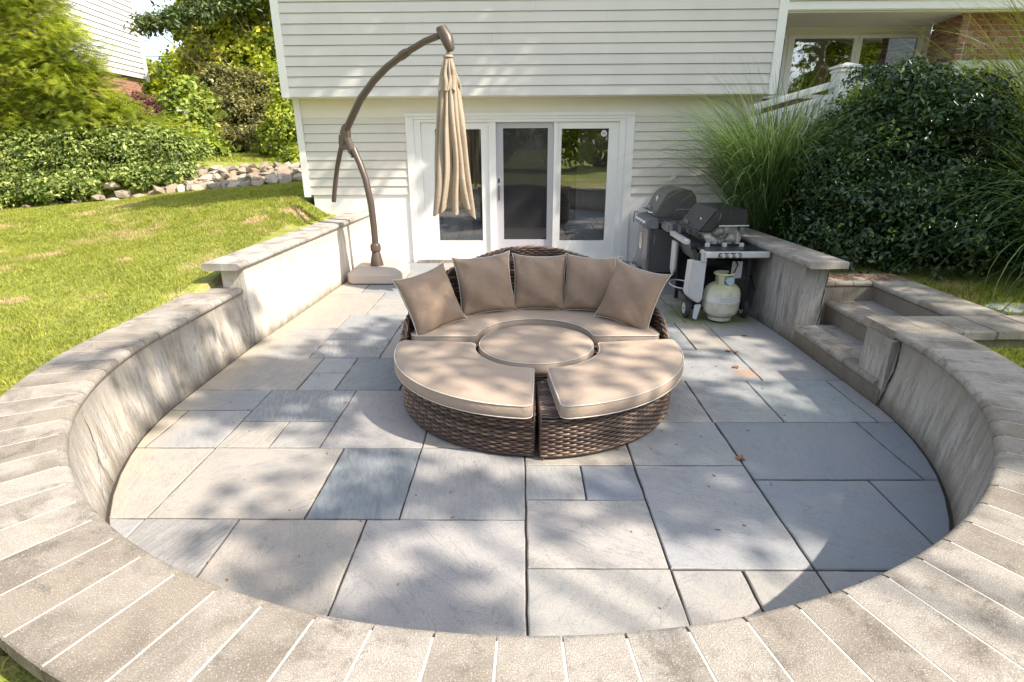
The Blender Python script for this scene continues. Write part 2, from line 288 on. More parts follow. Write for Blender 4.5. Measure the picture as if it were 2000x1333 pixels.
# ------------------------------------------------------------------ mesh helpers
class MB:
    def __init__(s): s.v = []; s.f = []; s.t = []
    def add(s, vs, fs, tint=None):
        o = len(s.v); s.v += [tuple(q) for q in vs]; s.f += [tuple(i+o for i in q) for q in fs]
        if tint is not None: s.t += [tint]*len(vs)
        return s
    def box(s, x0, x1, y0, y1, z0, z1):
        return s.add([(x0, y0, z0), (x1, y0, z0), (x1, y1, z0), (x0, y1, z0), (x0, y0, z1), (x1, y0, z1), (x1, y1, z1), (x0, y1, z1)],
                     [(0, 3, 2, 1), (4, 5, 6, 7), (0, 1, 5, 4), (1, 2, 6, 5), (2, 3, 7, 6), (3, 0, 4, 7)])
    def bar(s, a, b, w, h, up=(0, 0, 1)):
        a = Vector(a); b = Vector(b); d = (b-a).normalized(); u = Vector(up); sx = d.cross(u).normalized()*w/2; u = sx.cross(d).normalized()*h/2
        vs = [a-sx-u, a+sx-u, a+sx+u, a-sx+u, b-sx-u, b+sx-u, b+sx+u, b-sx+u]
        return s.add(vs, [(0, 1, 2, 3), (4, 7, 6, 5), (0, 4, 5, 1), (1, 5, 6, 2), (2, 6, 7, 3), (3, 7, 4, 0)])
    def tube(s, pts, r, n=8, closed=False, tint=None, cap=True, flat=1., upv=None):
        pts = [Vector(p) for p in pts]; k = len(pts); rs = r if isinstance(r, (list, tuple)) else [r]*k
        vs = []; prev = None
        for i, p in enumerate(pts):
            if closed: d = pts[(i+1) % k]-pts[i-1]
            else: d = pts[min(i+1, k-1)]-pts[max(i-1, 0)]
            d = d.normalized() if d.length > 1e-9 else Vector((0, 0, 1))
            if prev is None:
                u = Vector(upv) if upv else (Vector((0, 0, 1)) if abs(d.z) < .9 else Vector((0, 1, 0)))
            else: u = prev
            a = d.cross(u)
            if a.length < 1e-6: a = d.cross(Vector((1, .3, 0)))
            a.normalize(); u = a.cross(d).normalized(); prev = u
            for j in range(n):
                t = 2*PI*j/n; vs.append(p+a*(math.cos(t)*rs[i])+u*(math.sin(t)*rs[i]*flat))
        fs = []
        for i in range(k if closed else k-1):
            for j in range(n):
                a = i*n+j; b = i*n+(j+1) % n; c = ((i+1) % k)*n+(j+1) % n; d = ((i+1) % k)*n+j; fs.append((a, b, c, d))
        if not closed and cap: fs += [tuple(range(n-1, -1, -1)), tuple((k-1)*n+j for j in range(n))]
        return s.add(vs, fs, tint)
    def lathe(s, prof, n=24, c=(0, 0, 0), axis='Z'):
        vs = []; fs = []
        for r, z in prof:
            for j in range(n):
                t = 2*PI*j/n; q = (r*math.cos(t), r*math.sin(t), z)
                if axis == 'X': q = (q[2], q[0], q[1])
                if axis == 'Y': q = (q[0], q[2], q[1])
                vs.append((q[0]+c[0], q[1]+c[1], q[2]+c[2]))
        for i in range(len(prof)-1):
            for j in range(n): fs.append((i*n+j, i*n+(j+1) % n, (i+1)*n+(j+1) % n, (i+1)*n+j))
        fs += [tuple(range(n-1, -1, -1)), tuple((len(prof)-1)*n+j for j in range(n))]
        return s.add(vs, fs)
    def prism(s, poly, a0, a1, axis='Z'):
        n = len(poly)
        def P(u, v, a): return (u, v, a) if axis == 'Z' else ((u, a, v) if axis == 'Y' else (a, u, v))
        vs = [P(u, v, a0) for u, v in poly]+[P(u, v, a1) for u, v in poly]
        return s.add(vs, [tuple(range(n-1, -1, -1)), tuple(range(n, 2*n))]+[(i, (i+1) % n, n+(i+1) % n, n+i) for i in range(n)])
    def grid(s, rows):
        n = len(rows[0]); vs = [p for r in rows for p in r]
        return s.add(vs, [(i*n+j, i*n+j+1, (i+1)*n+j+1, (i+1)*n+j) for i in range(len(rows)-1) for j in range(n-1)])
    def build(s, name, mat, parent=None, smooth=False, bevel=0., seg=2, recalc=True, color=None, loc=None):
        me = bpy.data.meshes.new(name); me.from_pydata(s.v, [], s.f)
        if bevel or recalc:
            b = bmesh.new(); b.from_mesh(me)
            if bevel: bmesh.ops.bevel(b, geom=[e for e in b.edges if len(e.link_faces) == 2 and e.calc_face_angle(0) > .5], offset=bevel, segments=seg, affect='EDGES', clamp_overlap=True)
            bmesh.ops.recalc_face_normals(b, faces=b.faces); b.to_mesh(me); b.free()
        if s.t and len(s.t) == len(me.vertices):
            at = me.attributes.new('tint', 'FLOAT', 'POINT'); at.data.foreach_set('value', s.t)
        me.materials.append(M[mat] if isinstance(mat, str) else mat)
        if smooth:
            me.shade_smooth() if smooth is True else me.shade_smooth()
            if smooth == 'auto' or bevel: me.set_sharp_from_angle(angle=R(38))
        return link(name, me, parent, color, loc)

def link(name, me, parent=None, color=None, loc=None):
    o = bpy.data.objects.new(name, me); COL.objects.link(o)
    if parent: o.parent = parent
    if color: o.color = color
    if loc: o.location = loc
    return o
def tag(o, label=None, cat=None, group=None, kind=None):
    if label: o['label'] = label
    if cat: o['category'] = cat
    if group: o['group'] = group
    if kind: o['kind'] = kind
    return o
def thing(name, label, cat, loc=(0, 0, 0), rz=0, group=None):
    o = bpy.data.objects.new(name, None); COL.objects.link(o); o.location = loc; o.rotation_euler = (0, 0, rz); o.empty_display_size = .1
    return tag(o, label, cat, group)
def part(o, kind='stuff'): o['kind'] = kind; return o

def npmesh(name, V, F, mat, parent=None, tint=None):
    """V n x 3, F m x k (k = 3 or 4) -> object, quickly"""
    k = F.shape[1]; me = bpy.data.meshes.new(name); me.vertices.add(len(V)); me.vertices.foreach_set('co', V.astype(np.float32).ravel())
    me.loops.add(F.size); me.loops.foreach_set('vertex_index', F.astype(np.int32).ravel()); me.polygons.add(len(F))
    me.polygons.foreach_set('loop_start', np.arange(0, F.size, k, dtype=np.int32)); me.update(calc_edges=True)
    if tint is not None: at = me.attributes.new('tint', 'FLOAT', 'POINT'); at.data.foreach_set('value', tint.astype(np.float32))
    me.materials.append(M[mat]); return link(name, me, parent)

def unit(a): return a/np.maximum(np.linalg.norm(a, axis=1, keepdims=True), 1e-9)
def leaves(name, P, N, size, mat, parent=None, aspect=.5, tint=None, sv=.35, droop=.2, seed=1):
    """one folded two-triangle leaf at every point P, its face towards N"""
    g = np.random.default_rng(seed); n = len(P); N = unit(N+g.normal(0, .55, (n, 3)))
    A = g.normal(0, 1, (n, 3)); A[:, 2] -= droop*2; A = unit(A-(A*N).sum(1, keepdims=True)*N); B = np.cross(N, A)
    L = size*(1+g.normal(0, sv, n)).clip(.4, 1.9)[:, None]
    w = L*aspect*.5; fold = .18*L
    V = np.stack([P-A*L*.5, P-B*w+N*fold*.5, P+A*L*.5-N*fold*.3, P+B*w+N*fold*.5], 1).reshape(-1, 3)
    i = np.arange(n)[:, None]*4; F = np.concatenate([i+np.array([[0, 2, 1]]), i+np.array([[0, 3, 2]])], 0)
    t = (g.beta(2, 3, n) if tint is None else tint)
    return npmesh(name, V, F, mat, parent, np.repeat(t, 4))

def clumps(g, lobes, nc, per, cr, inner=.35, low=-.75):
    """points in small clumps through the outer shell of the lobes"""
    L = np.array(lobes, float); a = L[:, 3]*L[:, 4]+L[:, 3]*L[:, 5]; k = g.choice(len(L), nc, p=a/a.sum()); L = L[k]
    D = unit(g.normal(0, 1, (nc, 3))); D[:, 2] = np.where(D[:, 2] < low, -D[:, 2], D[:, 2])
    r = 1-g.random(nc)**1.6*inner+g.normal(0, .05, nc); C = L[:, :3]+D*L[:, 3:6]*r[:, None]
    P = np.repeat(C, per, 0)+g.normal(0, 1, (nc*per, 3))*np.array([cr, cr, cr*.6]); N = np.repeat(unit(D*np.array([1, 1, 1])+np.array([0, 0, .5])), per, 0)
    tn = np.clip(np.repeat(g.beta(2, 2.6, nc), per)+g.normal(0, .15, nc*per), 0, 1)
    return C, P, N, tn
def twigs(mb, base, C, g, n, r=.012, thick=.03):
    base = Vector(base)
    for c in C[g.choice(len(C), n, replace=False)]:
        c = Vector(c); mid = base.lerp(c, .5)+Vector(g.normal(0, .08, 3)); mb.tube([base, mid, c], [thick, r, r*.4], 5)
def ribbons(name, paths, width, mat, parent, tints, g):
    """paths n x k x 3 -> n grass blades with a keel"""
    n, k, _ = paths.shape; T = np.gradient(paths, axis=1); T /= np.linalg.norm(T, axis=2, keepdims=True)+1e-9
    S = np.cross(T, np.array([0, 0, 1.])+g.normal(0, .25, (n, 1, 3))); S /= np.linalg.norm(S, axis=2, keepdims=True)+1e-9
    w = (np.array(width)*(1-np.linspace(0, 1, k)**2.2*.93)); w = w[None, :, None]*g.uniform(.7, 1.25, (n, 1, 1))
    V = np.stack([paths-S*w*.5, paths+S*w*.5], 2).reshape(-1, 3)
    i = (np.arange(n)[:, None]*k+np.arange(k-1)[None])*2; i = i.reshape(-1, 1); F = i+np.array([[0, 1, 3, 2]])
    return npmesh(name, V, F, mat, parent, np.repeat(tints, 2*k))

# ================================================================== GROUND
YS = [-20, -5, 1, 3, 5, 7, 8.45, 9.5, 11]; ZS = [.2, .33, .36, .45, .57, .76, .95, 1.03, 1.08]
def lawn_z(X, Y):
    X = np.asarray(X, float); Y = np.asarray(Y, float)
    z = np.interp(Y, YS, ZS)-.09*np.clip(-3.2-X, 0, 6)*np.clip((Y-3)/4, 0, 1)
    z = np.where((Y > 4.6) & (Y < 9), np.minimum(z, .715+np.clip(-2.80-X, 0, 3)*.62), z); z = np.where(Y <= 4.6, np.minimum(z, .485+np.clip(-2.86-X, 0, 3)*.4), z)
    bank = np.clip((Y-11.25)/.9, 0, 1); up = 1.33+np.clip(Y-12, 0, 6)*.028+np.clip(Y-20, 0, 40)*.03
    z = z*(1-bank)+up*bank
    r = np.where(X > 2.6, np.clip((X-2.6)/.5, 0, 1), 0)
    zr = .40+np.clip((Y-5.2)/3, 0, 1)*.30+np.clip((X-4.5)/3, 0, 1)*.25
    return z*(1-r)+zr*r
CX, CY, RW = .0245, 3.6, 2.41
# ground outside the patio, one sheet with the patio basin left open
def ground():
    xs = np.concatenate([np.linspace(-150, -12, 12), np.arange(-11.5, -4, .25), np.arange(-4, 4.2, .1), np.arange(4.25, 11.6, .25), np.linspace(12, 150, 12)])
    ys = np.concatenate([np.linspace(-80, -5, 10), np.arange(-4.5, -.5, .25), np.arange(-.4, 9, .1), np.arange(9.1, 20.1, .25), np.linspace(21, 200, 14)])
    X, Y = np.meshgrid(xs, ys, indexing='ij'); Z = lawn_z(X, Y)+.012*np.sin(X*2.1+Y*1.3)
    ins = ((X-CX)**2+(Y-CY)**2 < 2.72**2) | ((np.abs(X-CX) < 2.66) & (Y > CY) & (Y < 8.6)) | ((X > 2) & (X < 3.3) & (Y > 3.75) & (Y < 5.15))
    ins |= (np.abs(X) < 3.0) & (Y > 8.5) & (Y < 12.5)
    Z = np.where(ins, -.12, Z)
    ny = len(ys); V = np.stack([X, Y, Z], 2).reshape(-1, 3)
    i, j = np.meshgrid(np.arange(len(xs)-1), np.arange(ny-1), indexing='ij'); a = (i*ny+j).ravel()[:, None]
    o = npmesh('lawn_ground', V, a+np.array([[0, ny, ny+1, 1]]), 'ground'); o.data.shade_smooth(); tag(o, kind='structure')
ground()

# patio: bed of jointing sand, every flagstone its own piece
def clip(poly, inside, inter):
    out = []
    for i in range(len(poly)):
        a, b = poly[i-1], poly[i]
        if inside(b):
            if not inside(a): out.append(inter(a, b))
            out.append(b)
        elif inside(a): out.append(inter(a, b))
    return out
def wall_x(y): return 2.41-max(0, y-4.8)*.055                 # the straight side walls close in slightly
def clip_patio(poly):
    planes = []
    for k in range(37):
        t = PI+PI*k/36; planes.append((math.cos(t), math.sin(t), 2.401+math.cos(t)*CX+math.sin(t)*CY))
    s = .055; planes += [(1, s, CX+2.401+s*4.8), (-1, s, -CX+2.401+s*4.8), (0, 1, 8.44)]
    for a, b, d in planes:
        if len(poly) < 3: return []
        f = lambda p: a*p[0]+b*p[1]-d
        poly = clip(poly, lambda p: f(p) <= 0, lambda p, q: (p[0]+(q[0]-p[0])*f(p)/(f(p)-f(q)), p[1]+(q[1]-p[1])*f(p)/(f(p)-f(q))))
    return poly
bed = MB(); bp = clip_patio([(-3, 0), (3, 0), (3, 9), (-3, 9)]); bed.prism([(CX+(x-CX)*1.02, CY+(y-CY)*1.004) for x, y in bp], -.1, -.011)
patio = bed.build('patio_floor', 'joint'); tag(patio, kind='structure')
WX = 2.7
ST = [  # x0, x1, y0, y1
 (-WX, -1.817, 1, 2.297), (-1.817, -1.358, 1, 2.297), (-1.358, -.741, 1, 2.297), (-.741, .027, 1, 2.297),
 (-WX, -1.815, 2.297, 2.972), (-1.815, -1.045, 2.297, 2.972), (-1.045, -.583, 2.297, 2.972), (-.583, .027, 2.297, 2.972),
 (-WX, -2.25, 2.972, 3.47), (-2.25, -1.815, 2.972, 3.47), (-WX, -1.815, 3.47, 3.80), (-1.815, -1.50, 2.972, 3.31), (-1.50, -1.195, 2.972, 3.31), (-1.815, -1.195, 3.31, 3.80), (-1.195, -.583, 2.972, 3.80), (-.583, .027, 2.972, 3.80),
 (-WX, -1.643, 3.80, 4.45), (-1.643, -1.36, 3.80, 4.13), (-1.643, -1.36, 4.13, 4.45), (-1.36, -.88, 3.80, 4.45), (-.88, -.3, 3.8, 4.45), (-.3, .33, 3.8, 4.45),
 (-WX, -1.778, 4.45, 5.245), (-1.778, -1.18, 4.45, 4.93), (-1.18, -.6, 4.45, 5.245), (-.6, .2, 4.45, 5.245), (-1.778, -1.18, 4.93, 5.69),
 (-WX, -1.778, 5.245, 5.69), (-1.18, -.5, 5.245, 5.97), (-.5, .2, 5.245, 5.97), (-WX, -1.62, 5.69, 6.63), (-1.62, -1.18, 5.69, 6.31), (-1.18, -.4, 5.97, 6.63), (-1.62, -1.18, 6.31, 6.63), (-.4, .3, 5.97, 6.63),
 (-WX, -1.91, 6.63, 7.3), (-1.91, -1.3, 6.63, 7.3), (-1.3, -.6, 6.63, 7.3), (-.6, .2, 6.63, 7.3), (-WX, -1.6, 7.3, 7.9), (-1.6, -.9, 7.3, 7.9), (-.9, .1, 7.3, 7.9), (-WX, -1.2, 7.9, 8.5), (-1.2, -.3, 7.9, 8.5), (-.3, .6, 7.9, 8.5),
 (.027, .637, 1, 1.967), (.637, .94, 1, 1.967), (.94, 1.25, 1, 1.967), (1.25, WX, 1, 1.967),
 (.027, .637, 1.967, 2.46), (.027, .335, 2.46, 2.787), (.335, .637, 2.46, 2.787), (.637, 1.25, 1.967, 2.787), (.027, .637, 2.787, 3.305), (.637, 1.25, 2.787, 3.305),
 (1.25, 1.857, 1.967, 2.645), (1.857, WX, 1.967, 2.645), (1.25, 2.157, 2.645, 3.305), (2.157, WX, 2.645, 3.305),
 (.027, .637, 3.305, 3.975), (.637, 1.243, 3.305, 3.975), (1.243, 1.70, 3.305, 3.975), (1.70, 2.30, 3.305, 3.975), (2.30, WX, 3.305, 3.975),
 (.33, 1.0, 3.975, 4.65), (1.0, 1.83, 3.975, 4.65), (1.83, WX, 3.975, 4.65), (.2, .9, 4.65, 5.42), (.9, 1.53, 4.65, 5.42), (1.53, 1.83, 4.65, 5.42), (1.83, WX, 4.65, 5.42),
 (.2, .9, 5.42, 6.1), (.9, 1.65, 5.42, 6.1), (1.65, WX, 5.42, 6.1), (.3, 1.17, 6.1, 6.9), (1.17, 1.62, 6.1, 6.9), (1.62, 2.05, 6.1, 6.5), (1.62, 2.05, 6.5, 6.9), (2.05, WX, 6.1, 6.9),
 (.2, .75, 6.9, 7.5), (.75, 1.49, 6.9, 7.5), (1.49, WX, 6.9, 7.5), (.1, .8, 7.5, 7.9), (.8, 1.5, 7.5, 8.5), (1.5, WX, 7.5, 8.5), (.6, .8, 7.9, 8.5), (.33, .33, 0, 0)]
PAL = [(.38, .375, .365), (.30, .325, .345), (.42, .395, .36), (.46, .41, .34), (.26, .29, .315), (.34, .355, .365), (.43, .385, .33)]
CLEFT = {(.027, 1): ((.42, .40, .365), .1), (.637, 1): ((.43, .40, .36), .05), (.94, 1): ((.40, .38, .35), .1), (-1.817, 2.297): ((.39, .37, .33), .3), (1.83, 3.975): ((.36, .36, .35), .1), (1.0, 3.975): ((.37, .375, .38), .2), (.637, 1.967): ((.37, .375, .385), .1), (-1.045, 2.297): ((.235, .27, .295), 1.), (-1.815, 3.31): ((0.313, 0.333, 0.341), .9), (-1.36, 3.80): ((0.290, 0.311, 0.315), 1.), (-1.817, 1): ((0.348, 0.333, 0.315), .7), (-1.778, 4.45): ((0.383, 0.377, 0.367), .8), (1.243, 3.305): ((0.394, 0.400, 0.394), .7), (1.70, 3.305): ((0.360, 0.400, 0.399), .2), (1.25, 2.645): ((.245, .275, .31), .15), (2.157, 2.645): ((.25, .28, .31), .3),
         (.027, 1.967): ((0.464, 0.427, 0.389), .35), (-.583, 2.297): ((0.394, 0.377, 0.367), .45), (.335, 2.46): ((.27, .29, .325), .1), (.027, 2.46): ((0.429, 0.422, 0.399), .4), (-.741, 1): ((0.418, 0.394, 0.373), .1), (1.25, 1.967): ((.27, .30, .33), .1), (1.857, 1.967): ((.255, .285, .315), .15), (-1.195, 2.972): ((0.423, 0.394, 0.367), .05), (-1.643, 4.13): ((0.383, 0.394, 0.394), .1), (-1.643, 3.80): ((0.394, 0.400, 0.399), .1)}
for x0, x1, y0, y1 in ST:
    if x1-x0 < .05: continue
    g = rnd.uniform(.0038, .0065); cs = [(x0+g, y0+g), (x1-g, y0+g), (x1-g, y1-g), (x0+g, y1-g)]; pl = []
    for k in range(4):
        (ax, ay), (bx_, by_) = cs[k], cs[(k+1) % 4]; q = max(2, int(math.hypot(bx_-ax, by_-ay)/.07))
        for i in range(q):
            f = i/q; j1, j2 = (rnd.uniform(-.0022, .0022) for _ in '12'); pl.append((ax+(bx_-ax)*f+(j1 if i else 0), ay+(by_-ay)*f+(j2 if i else 0)))
    poly = clip_patio(pl)
    if len(poly) < 3: continue
    mb = MB(); dz = rnd.uniform(-.0015, .0015); n = len(poly); cx = sum(p[0] for p in poly)/n; cy = sum(p[1] for p in poly)/n
    tx, ty = rnd.uniform(-.002, .002), rnd.uniform(-.002, .002); h = lambda x, y: dz+tx*(x-cx)+ty*(y-cy); e = .005
    inn = [(x+(cx-x)*e/max(.05, math.hypot(x-cx, y-cy))*1.3, y+(cy-y)*e/max(.05, math.hypot(x-cx, y-cy))*1.3) for x, y in poly]
    vs = [(x, y, -.05) for x, y in poly]+[(x, y, h(x, y)-.004) for x, y in poly]+[(x, y, h(x, y)) for x, y in inn]
    fs = [tuple(range(2*n, 3*n))]+[(i+k*n, (i+1) % n+k*n, (i+1) % n+(k+1)*n, i+(k+1)*n) for k in (0, 1) for i in range(n)]
    c, al = CLEFT.get((x0, y0), (rnd.choice(PAL), rnd.choice([0., .1, .25, .5])))
    mb.add(vs, fs).build('paving_stone', 'blue', patio, color=(*c, al))

# ================================================================== RETAINING WALLS
CAPC = [(.44, .40, .345), (.41, .37, .315), (.46, .42, .37), (.38, .34, .285), (.45, .41, .355), (.35, .31, .26)]
def cap_profile(r0, r1, z0, z1, n=5):
    """radial section of a coping stone, bullnose on the r0 side; list of (r, z)"""
    h = (z1-z0)/2; p = [(r1, z0), (r1, z1-.004), (r1-.005, z1)]
    for k in range(n+1):
        t = PI/2+PI*k/n; p.append((r0+h+h*math.cos(t), z0+h+h*math.sin(t)))
    return p
def cap_arc(parent, t0, t1, r0, r1, z0, z1, col, gap=.004):
    prof = cap_profile(r0, r1, z0, z1); k = 3; mb = MB(); m = len(prof); vs = []
    for i in range(k+1):
        t = t0+(t1-t0)*i/k
        for r, z in prof:
            tt = t+(gap/r if i == 0 else (-gap/r if i == k else 0)); vs.append((CX+r*math.cos(tt), CY+r*math.sin(tt), z))
    fs = [(i*m+j, i*m+(j+1) % m, (i+1)*m+(j+1) % m, (i+1)*m+j) for i in range(k) for j in range(m)]+[tuple(range(m)), tuple(k*m+j for j in range(m-1, -1, -1))]
    return mb.add(vs, fs).build('cap_stone', 'cap', parent, smooth='auto', color=(*col, 1))
def cap_line(parent, a, b, w, z0, z1, side, col, gap=.003, nose_end=False, name='cap_stone', mat='cap', over=0.):
    """coping stone from a to b; the bullnose edge runs a-b and the stone extends w to the left (side 1) or right (-1) of it"""
    a = Vector((*a, 0)); b = Vector((*b, 0)); d = (b-a).normalized(); nr = Vector((-d.y, d.x, 0))*side; a = a+d*gap; b = b-d*gap
    prof = cap_profile(0, w, z0, z1); m = len(prof); vs = [p+nr*r+Vector((0, 0, z)) for p in (a, b) for r, z in prof]
    fs = [(j, (j+1) % m, m+(j+1) % m, m+j) for j in range(m)]+[tuple(range(m)), tuple(m+j for j in range(m-1, -1, -1))]
    return MB().add(vs, fs).build(name, mat, parent, smooth='auto', color=(*col, 1))

rw = thing('low_seat_wall', 'long low curved concrete retaining wall with radial coping stones around the round patio', 'wall')
def wallpath(lean):
    """outline of the low wall's patio face: left straight run, half circle, up to the right pier"""
    r = RW+lean; p = [(CX-r, y) for y in (4.84, 4.4, 4.0)]
    p += [(CX+r*math.cos(t), CY+r*math.sin(t)) for t in np.linspace(PI, 2*PI, 73)]
    return p
def wall_strip(pin_lo, pin_hi, pout, z0, z1):
    mb = MB(); n = len(pin_lo)
    rows = [[(x, y, z0) for x, y in pout], [(x, y, z0) for x, y in pin_lo]]
    for k in (1/3, 2/3): rows.append([(x0+(x1-x0)*k, y0+(y1-y0)*k, z0+(z1-z0)*k) for (x0, y0), (x1, y1) in zip(pin_lo, pin_hi)])
    rows += [[(x, y, z1) for x, y in pin_hi], [(x, y, z1) for x, y in pout]]
    mb.grid(rows); mb.grid([[(x, y, z1) for x, y in pout], [(x, y, z0) for x, y in pout]])
    for e in (0, -1): mb.add([r[e] for r in rows], [tuple(range(len(rows)))])
    return mb
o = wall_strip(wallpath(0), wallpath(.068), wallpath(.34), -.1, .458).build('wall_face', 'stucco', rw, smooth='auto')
seg_t = []; t = PI-.0; n_arc = 47
for i in range(n_arc):
    t0 = PI+PI*i/n_arc; t1 = PI+PI*(i+1)/n_arc
    px = CX+2.5*math.cos((t0+t1)/2); col = rnd.choice(CAPC)
    if i in (7, 9, 15, 17, 38, 34): col = (.33, .285, .23)
    cap_arc(rw, t0, t1, 2.452, 2.835, .46, .515, col)
mbj = MB(); ps = [(CX+r*math.cos(t), CY+r*math.sin(t)) for r in (2.486,) for t in np.linspace(PI, 2*PI, 95)]; po = [(CX+2.83*math.cos(t), CY+2.83*math.sin(t)) for t in np.linspace(PI, 2*PI, 95)]
ps = [(CX-2.478, 4.98)]+ps+[(CX+2.478, 3.70)]; po = [(CX-2.83, 4.98)]+po+[(CX+2.83, 3.62)]
mbj.grid([[(x, y, .49) for x, y in ps], [(x, y, .5136) for x, y in ps], [(x, y, .5136) for x, y in po], [(x, y, .475) for x, y in po]])
o = mbj.build('mortar_joint', 'pjoint', rw)
y = CY
for k in range(8):
    y1 = y+.172; cap_line(rw, (CX-2.452, y), (CX-2.452, y1), .383, .46, .515, 1, rnd.choice(CAPC)); y = y1
# right pier of the low wall beside the steps
pr_ = MB(); pr_.add([(2.44, 3.55, -.05), (2.44, 3.55, .458), (2.80, 3.62, .458), (2.80, 3.62, -.05), (2.445, 3.86, -.05), (2.455, 3.86, .458), (2.9, 3.9, .458), (2.9, 3.9, -.05)],
  [(0, 1, 2, 3), (4, 7, 6, 5), (0, 4, 5, 1), (1, 5, 6, 2), (2, 6, 7, 3), (3, 7, 4, 0)])
pr_.build('end_pier', 'stucco', rw)
def crack(parent, pts, w=.006, off=(0, 0, 0)):
    mb = MB(); pts = [Vector(p)+Vector(off) for p in pts]; fine = []
    for a, b in zip(pts, pts[1:]):
        for k in range(4): fine.append(a.lerp(b, k/4)+Vector((0, rnd.uniform(-.006, .006), rnd.uniform(-.006, .006))))
    fine.append(pts[-1]); mb.tube(fine, [w*rnd.uniform(.4, 1) for _ in fine], 5); return mb.build('crack', 'crack', parent)
def onwall(t, z): r = RW+.068*z/.458-.0005; return (CX+r*math.cos(t), CY+r*math.sin(t), z)
crack(rw, [onwall(2*PI-.02, .45), onwall(2*PI-.035, .30), onwall(2*PI-.03, .16), onwall(2*PI-.02, .0)], .007)
crack(rw, [onwall(PI+.42, .40), onwall(PI+.43, .27), onwall(PI+.455, .18), onwall(PI+.44, .02)], .0018)
crack(rw, [onwall(PI+.455, .18), onwall(PI+.50, .12), onwall(PI+.53, .06)], .0012)
crack(rw, [onwall(PI+.85, .30), onwall(PI+.86, .15), onwall(PI+.87, .03)], .0012)
crack(rw, [(CX-RW-.02, 4.80, .40), (CX-RW, 4.78, .26), (CX-RW+.005, 4.74, .12), (CX-RW+.004, 4.70, 0)], .0025)

def side_wall(sgn, label, name, mat):
    th = thing(name, label, 'wall'); X = lambda x, y: CX+sgn*(x-max(0, y-4.8)*.055); y0, y1 = 4.835, 8.44
    lo = [(X(2.41, y), y) for y in (y0, 6, 7.2, y1)]; hi = [(X(2.428, y), y) for y in (y0, 6, 7.2, y1)]; out = [(X(2.625, y), y) for y in (y0, 6, 7.2, y1)]
    wall_strip(lo, hi, out, -.1, .684).build('wall_face', mat, th, smooth='auto')
    y = 4.72; lens = [1.0, .95, .9, .87]
    for k, L in enumerate(lens):
        y2 = min(8.435, y+L) if k < 3 else 8.435
        a, b = (X(2.395, y), y), (X(2.395, y2), y2)
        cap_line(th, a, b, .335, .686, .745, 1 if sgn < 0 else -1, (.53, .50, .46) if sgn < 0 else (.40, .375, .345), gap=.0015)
        y = y2
    return th
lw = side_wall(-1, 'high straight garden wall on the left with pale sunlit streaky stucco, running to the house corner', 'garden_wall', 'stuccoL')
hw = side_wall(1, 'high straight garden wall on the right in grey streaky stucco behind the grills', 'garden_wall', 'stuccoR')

# ---- steps on the right
stp = thing('garden_steps', 'worn concrete garden steps with rounded nosings in the right side wall', 'steps')
mb = MB(); mb.box(2.432, 2.80, 3.56, 4.832, -.08, .112); mb.build('riser', 'step', stp)
MB().box(2.772, 3.18, 3.75, 5.0, -.08, .287).build('riser', 'step', stp)
MB().box(3.165, 3.40, 3.75, 5.05, -.08, .458).build('riser', 'step', stp)
MB().box(2.645, 3.42, 4.998, 5.30, -.08, .458).build('side_wall', 'step', stp)
MB().box(2.80, 3.40, 3.64, 3.952, -.08, .457).build('side_wall', 'step', stp)
y = 3.60
for k in range(6):
    y2 = min(4.83, y+.206); cap_line(stp, (2.412, y), (2.412, y2), .20, .114, .165, -1, rnd.choice(CAPC), name='nosing_stone'); y = y2
MB().box(2.61, 2.79, 3.60, 4.831, .113, .1635).build('tread', 'cap', stp, color=(.42, .40, .38, 1))
y = 3.75
for k in range(6):
    y2 = min(4.994, y+.21); cap_line(stp, (2.752, y), (2.752, y2), .20, .289, .34, -1, rnd.choice(CAPC), name='nosing_stone'); y = y2
MB().box(2.955, 3.17, 3.75, 4.996, .288, .3385).build('tread', 'cap', stp, color=(.42, .40, .38, 1))
# coping round the stair well: right strip, far strip, near strip
y = 3.97
for k in range(5):
    y2 = y+.206; cap_line(stp, (3.145, y), (3.145, y2), .36, .46, .515, -1, rnd.choice(CAPC)); y = y2
x = 2.65
for k in range(3):
    x2 = x+.165; cap_line(stp, (x, 5.0), (x2, 5.0), .32, .459, .513, 1, (.42, .37, .31)); x = x2
MB().box(3.148, 3.505, 5.002, 5.32, .459, .513).build('cap_stone', 'cap', stp, bevel=.006, color=(.42, .39, .34, 1))
# near strip between the wall's arc and the slab to the right
mb = MB(); x = 2.475
for k in range(3):
    cap_line(stp, (x, 3.97), (x+.22, 3.97), .385 if k else .372, .4595, .5145, -1, rnd.choice(CAPC)); x += .22
for k in range(3): MB().box(3.142+k*.31, 3.142+k*.31+.306, 3.585, 3.965, .4597, .5148).build('cap_stone', 'cap', stp, bevel=.005, color=(*rnd.choice(CAPC), 1))
cap_line(rw, (CX+2.452, CY), (CX+2.452, CY+.0), .1, .46, .515, -1, (.4, .4, .4)) if False else None
crack(stp, [(2.648, 4.833, .66), (2.640, 4.832, .5), (2.632, 4.8315, .36), (2.642, 4.8315, .28), (2.622, 4.8315, .17)], .005)

# stepping stones in the grass right of the steps
for k, (x, y, a) in enumerate([(3.98, 4.42, .2), (4.45, 4.25, -.1), (4.95, 4.2, .3)]):
    th = MB(); pts = [(x+(.20+.03*rnd.random())*math.cos(a+i*PI/3.5)*1.2, y+(.17+.03*rnd.random())*math.sin(a+i*PI/3.5)) for i in range(7)]
    o = th.prism(pts, .38, .437).build('stepping_stone', 'flag', None, bevel=.01); tag(o, ['grey stepping stone nearest the garden steps, half under reed tips', 'middle grey stepping stone in the right hand grass', 'rightmost grey stepping stone at the picture edge'][k], 'stepping stone', 'stepping stones right of the steps')

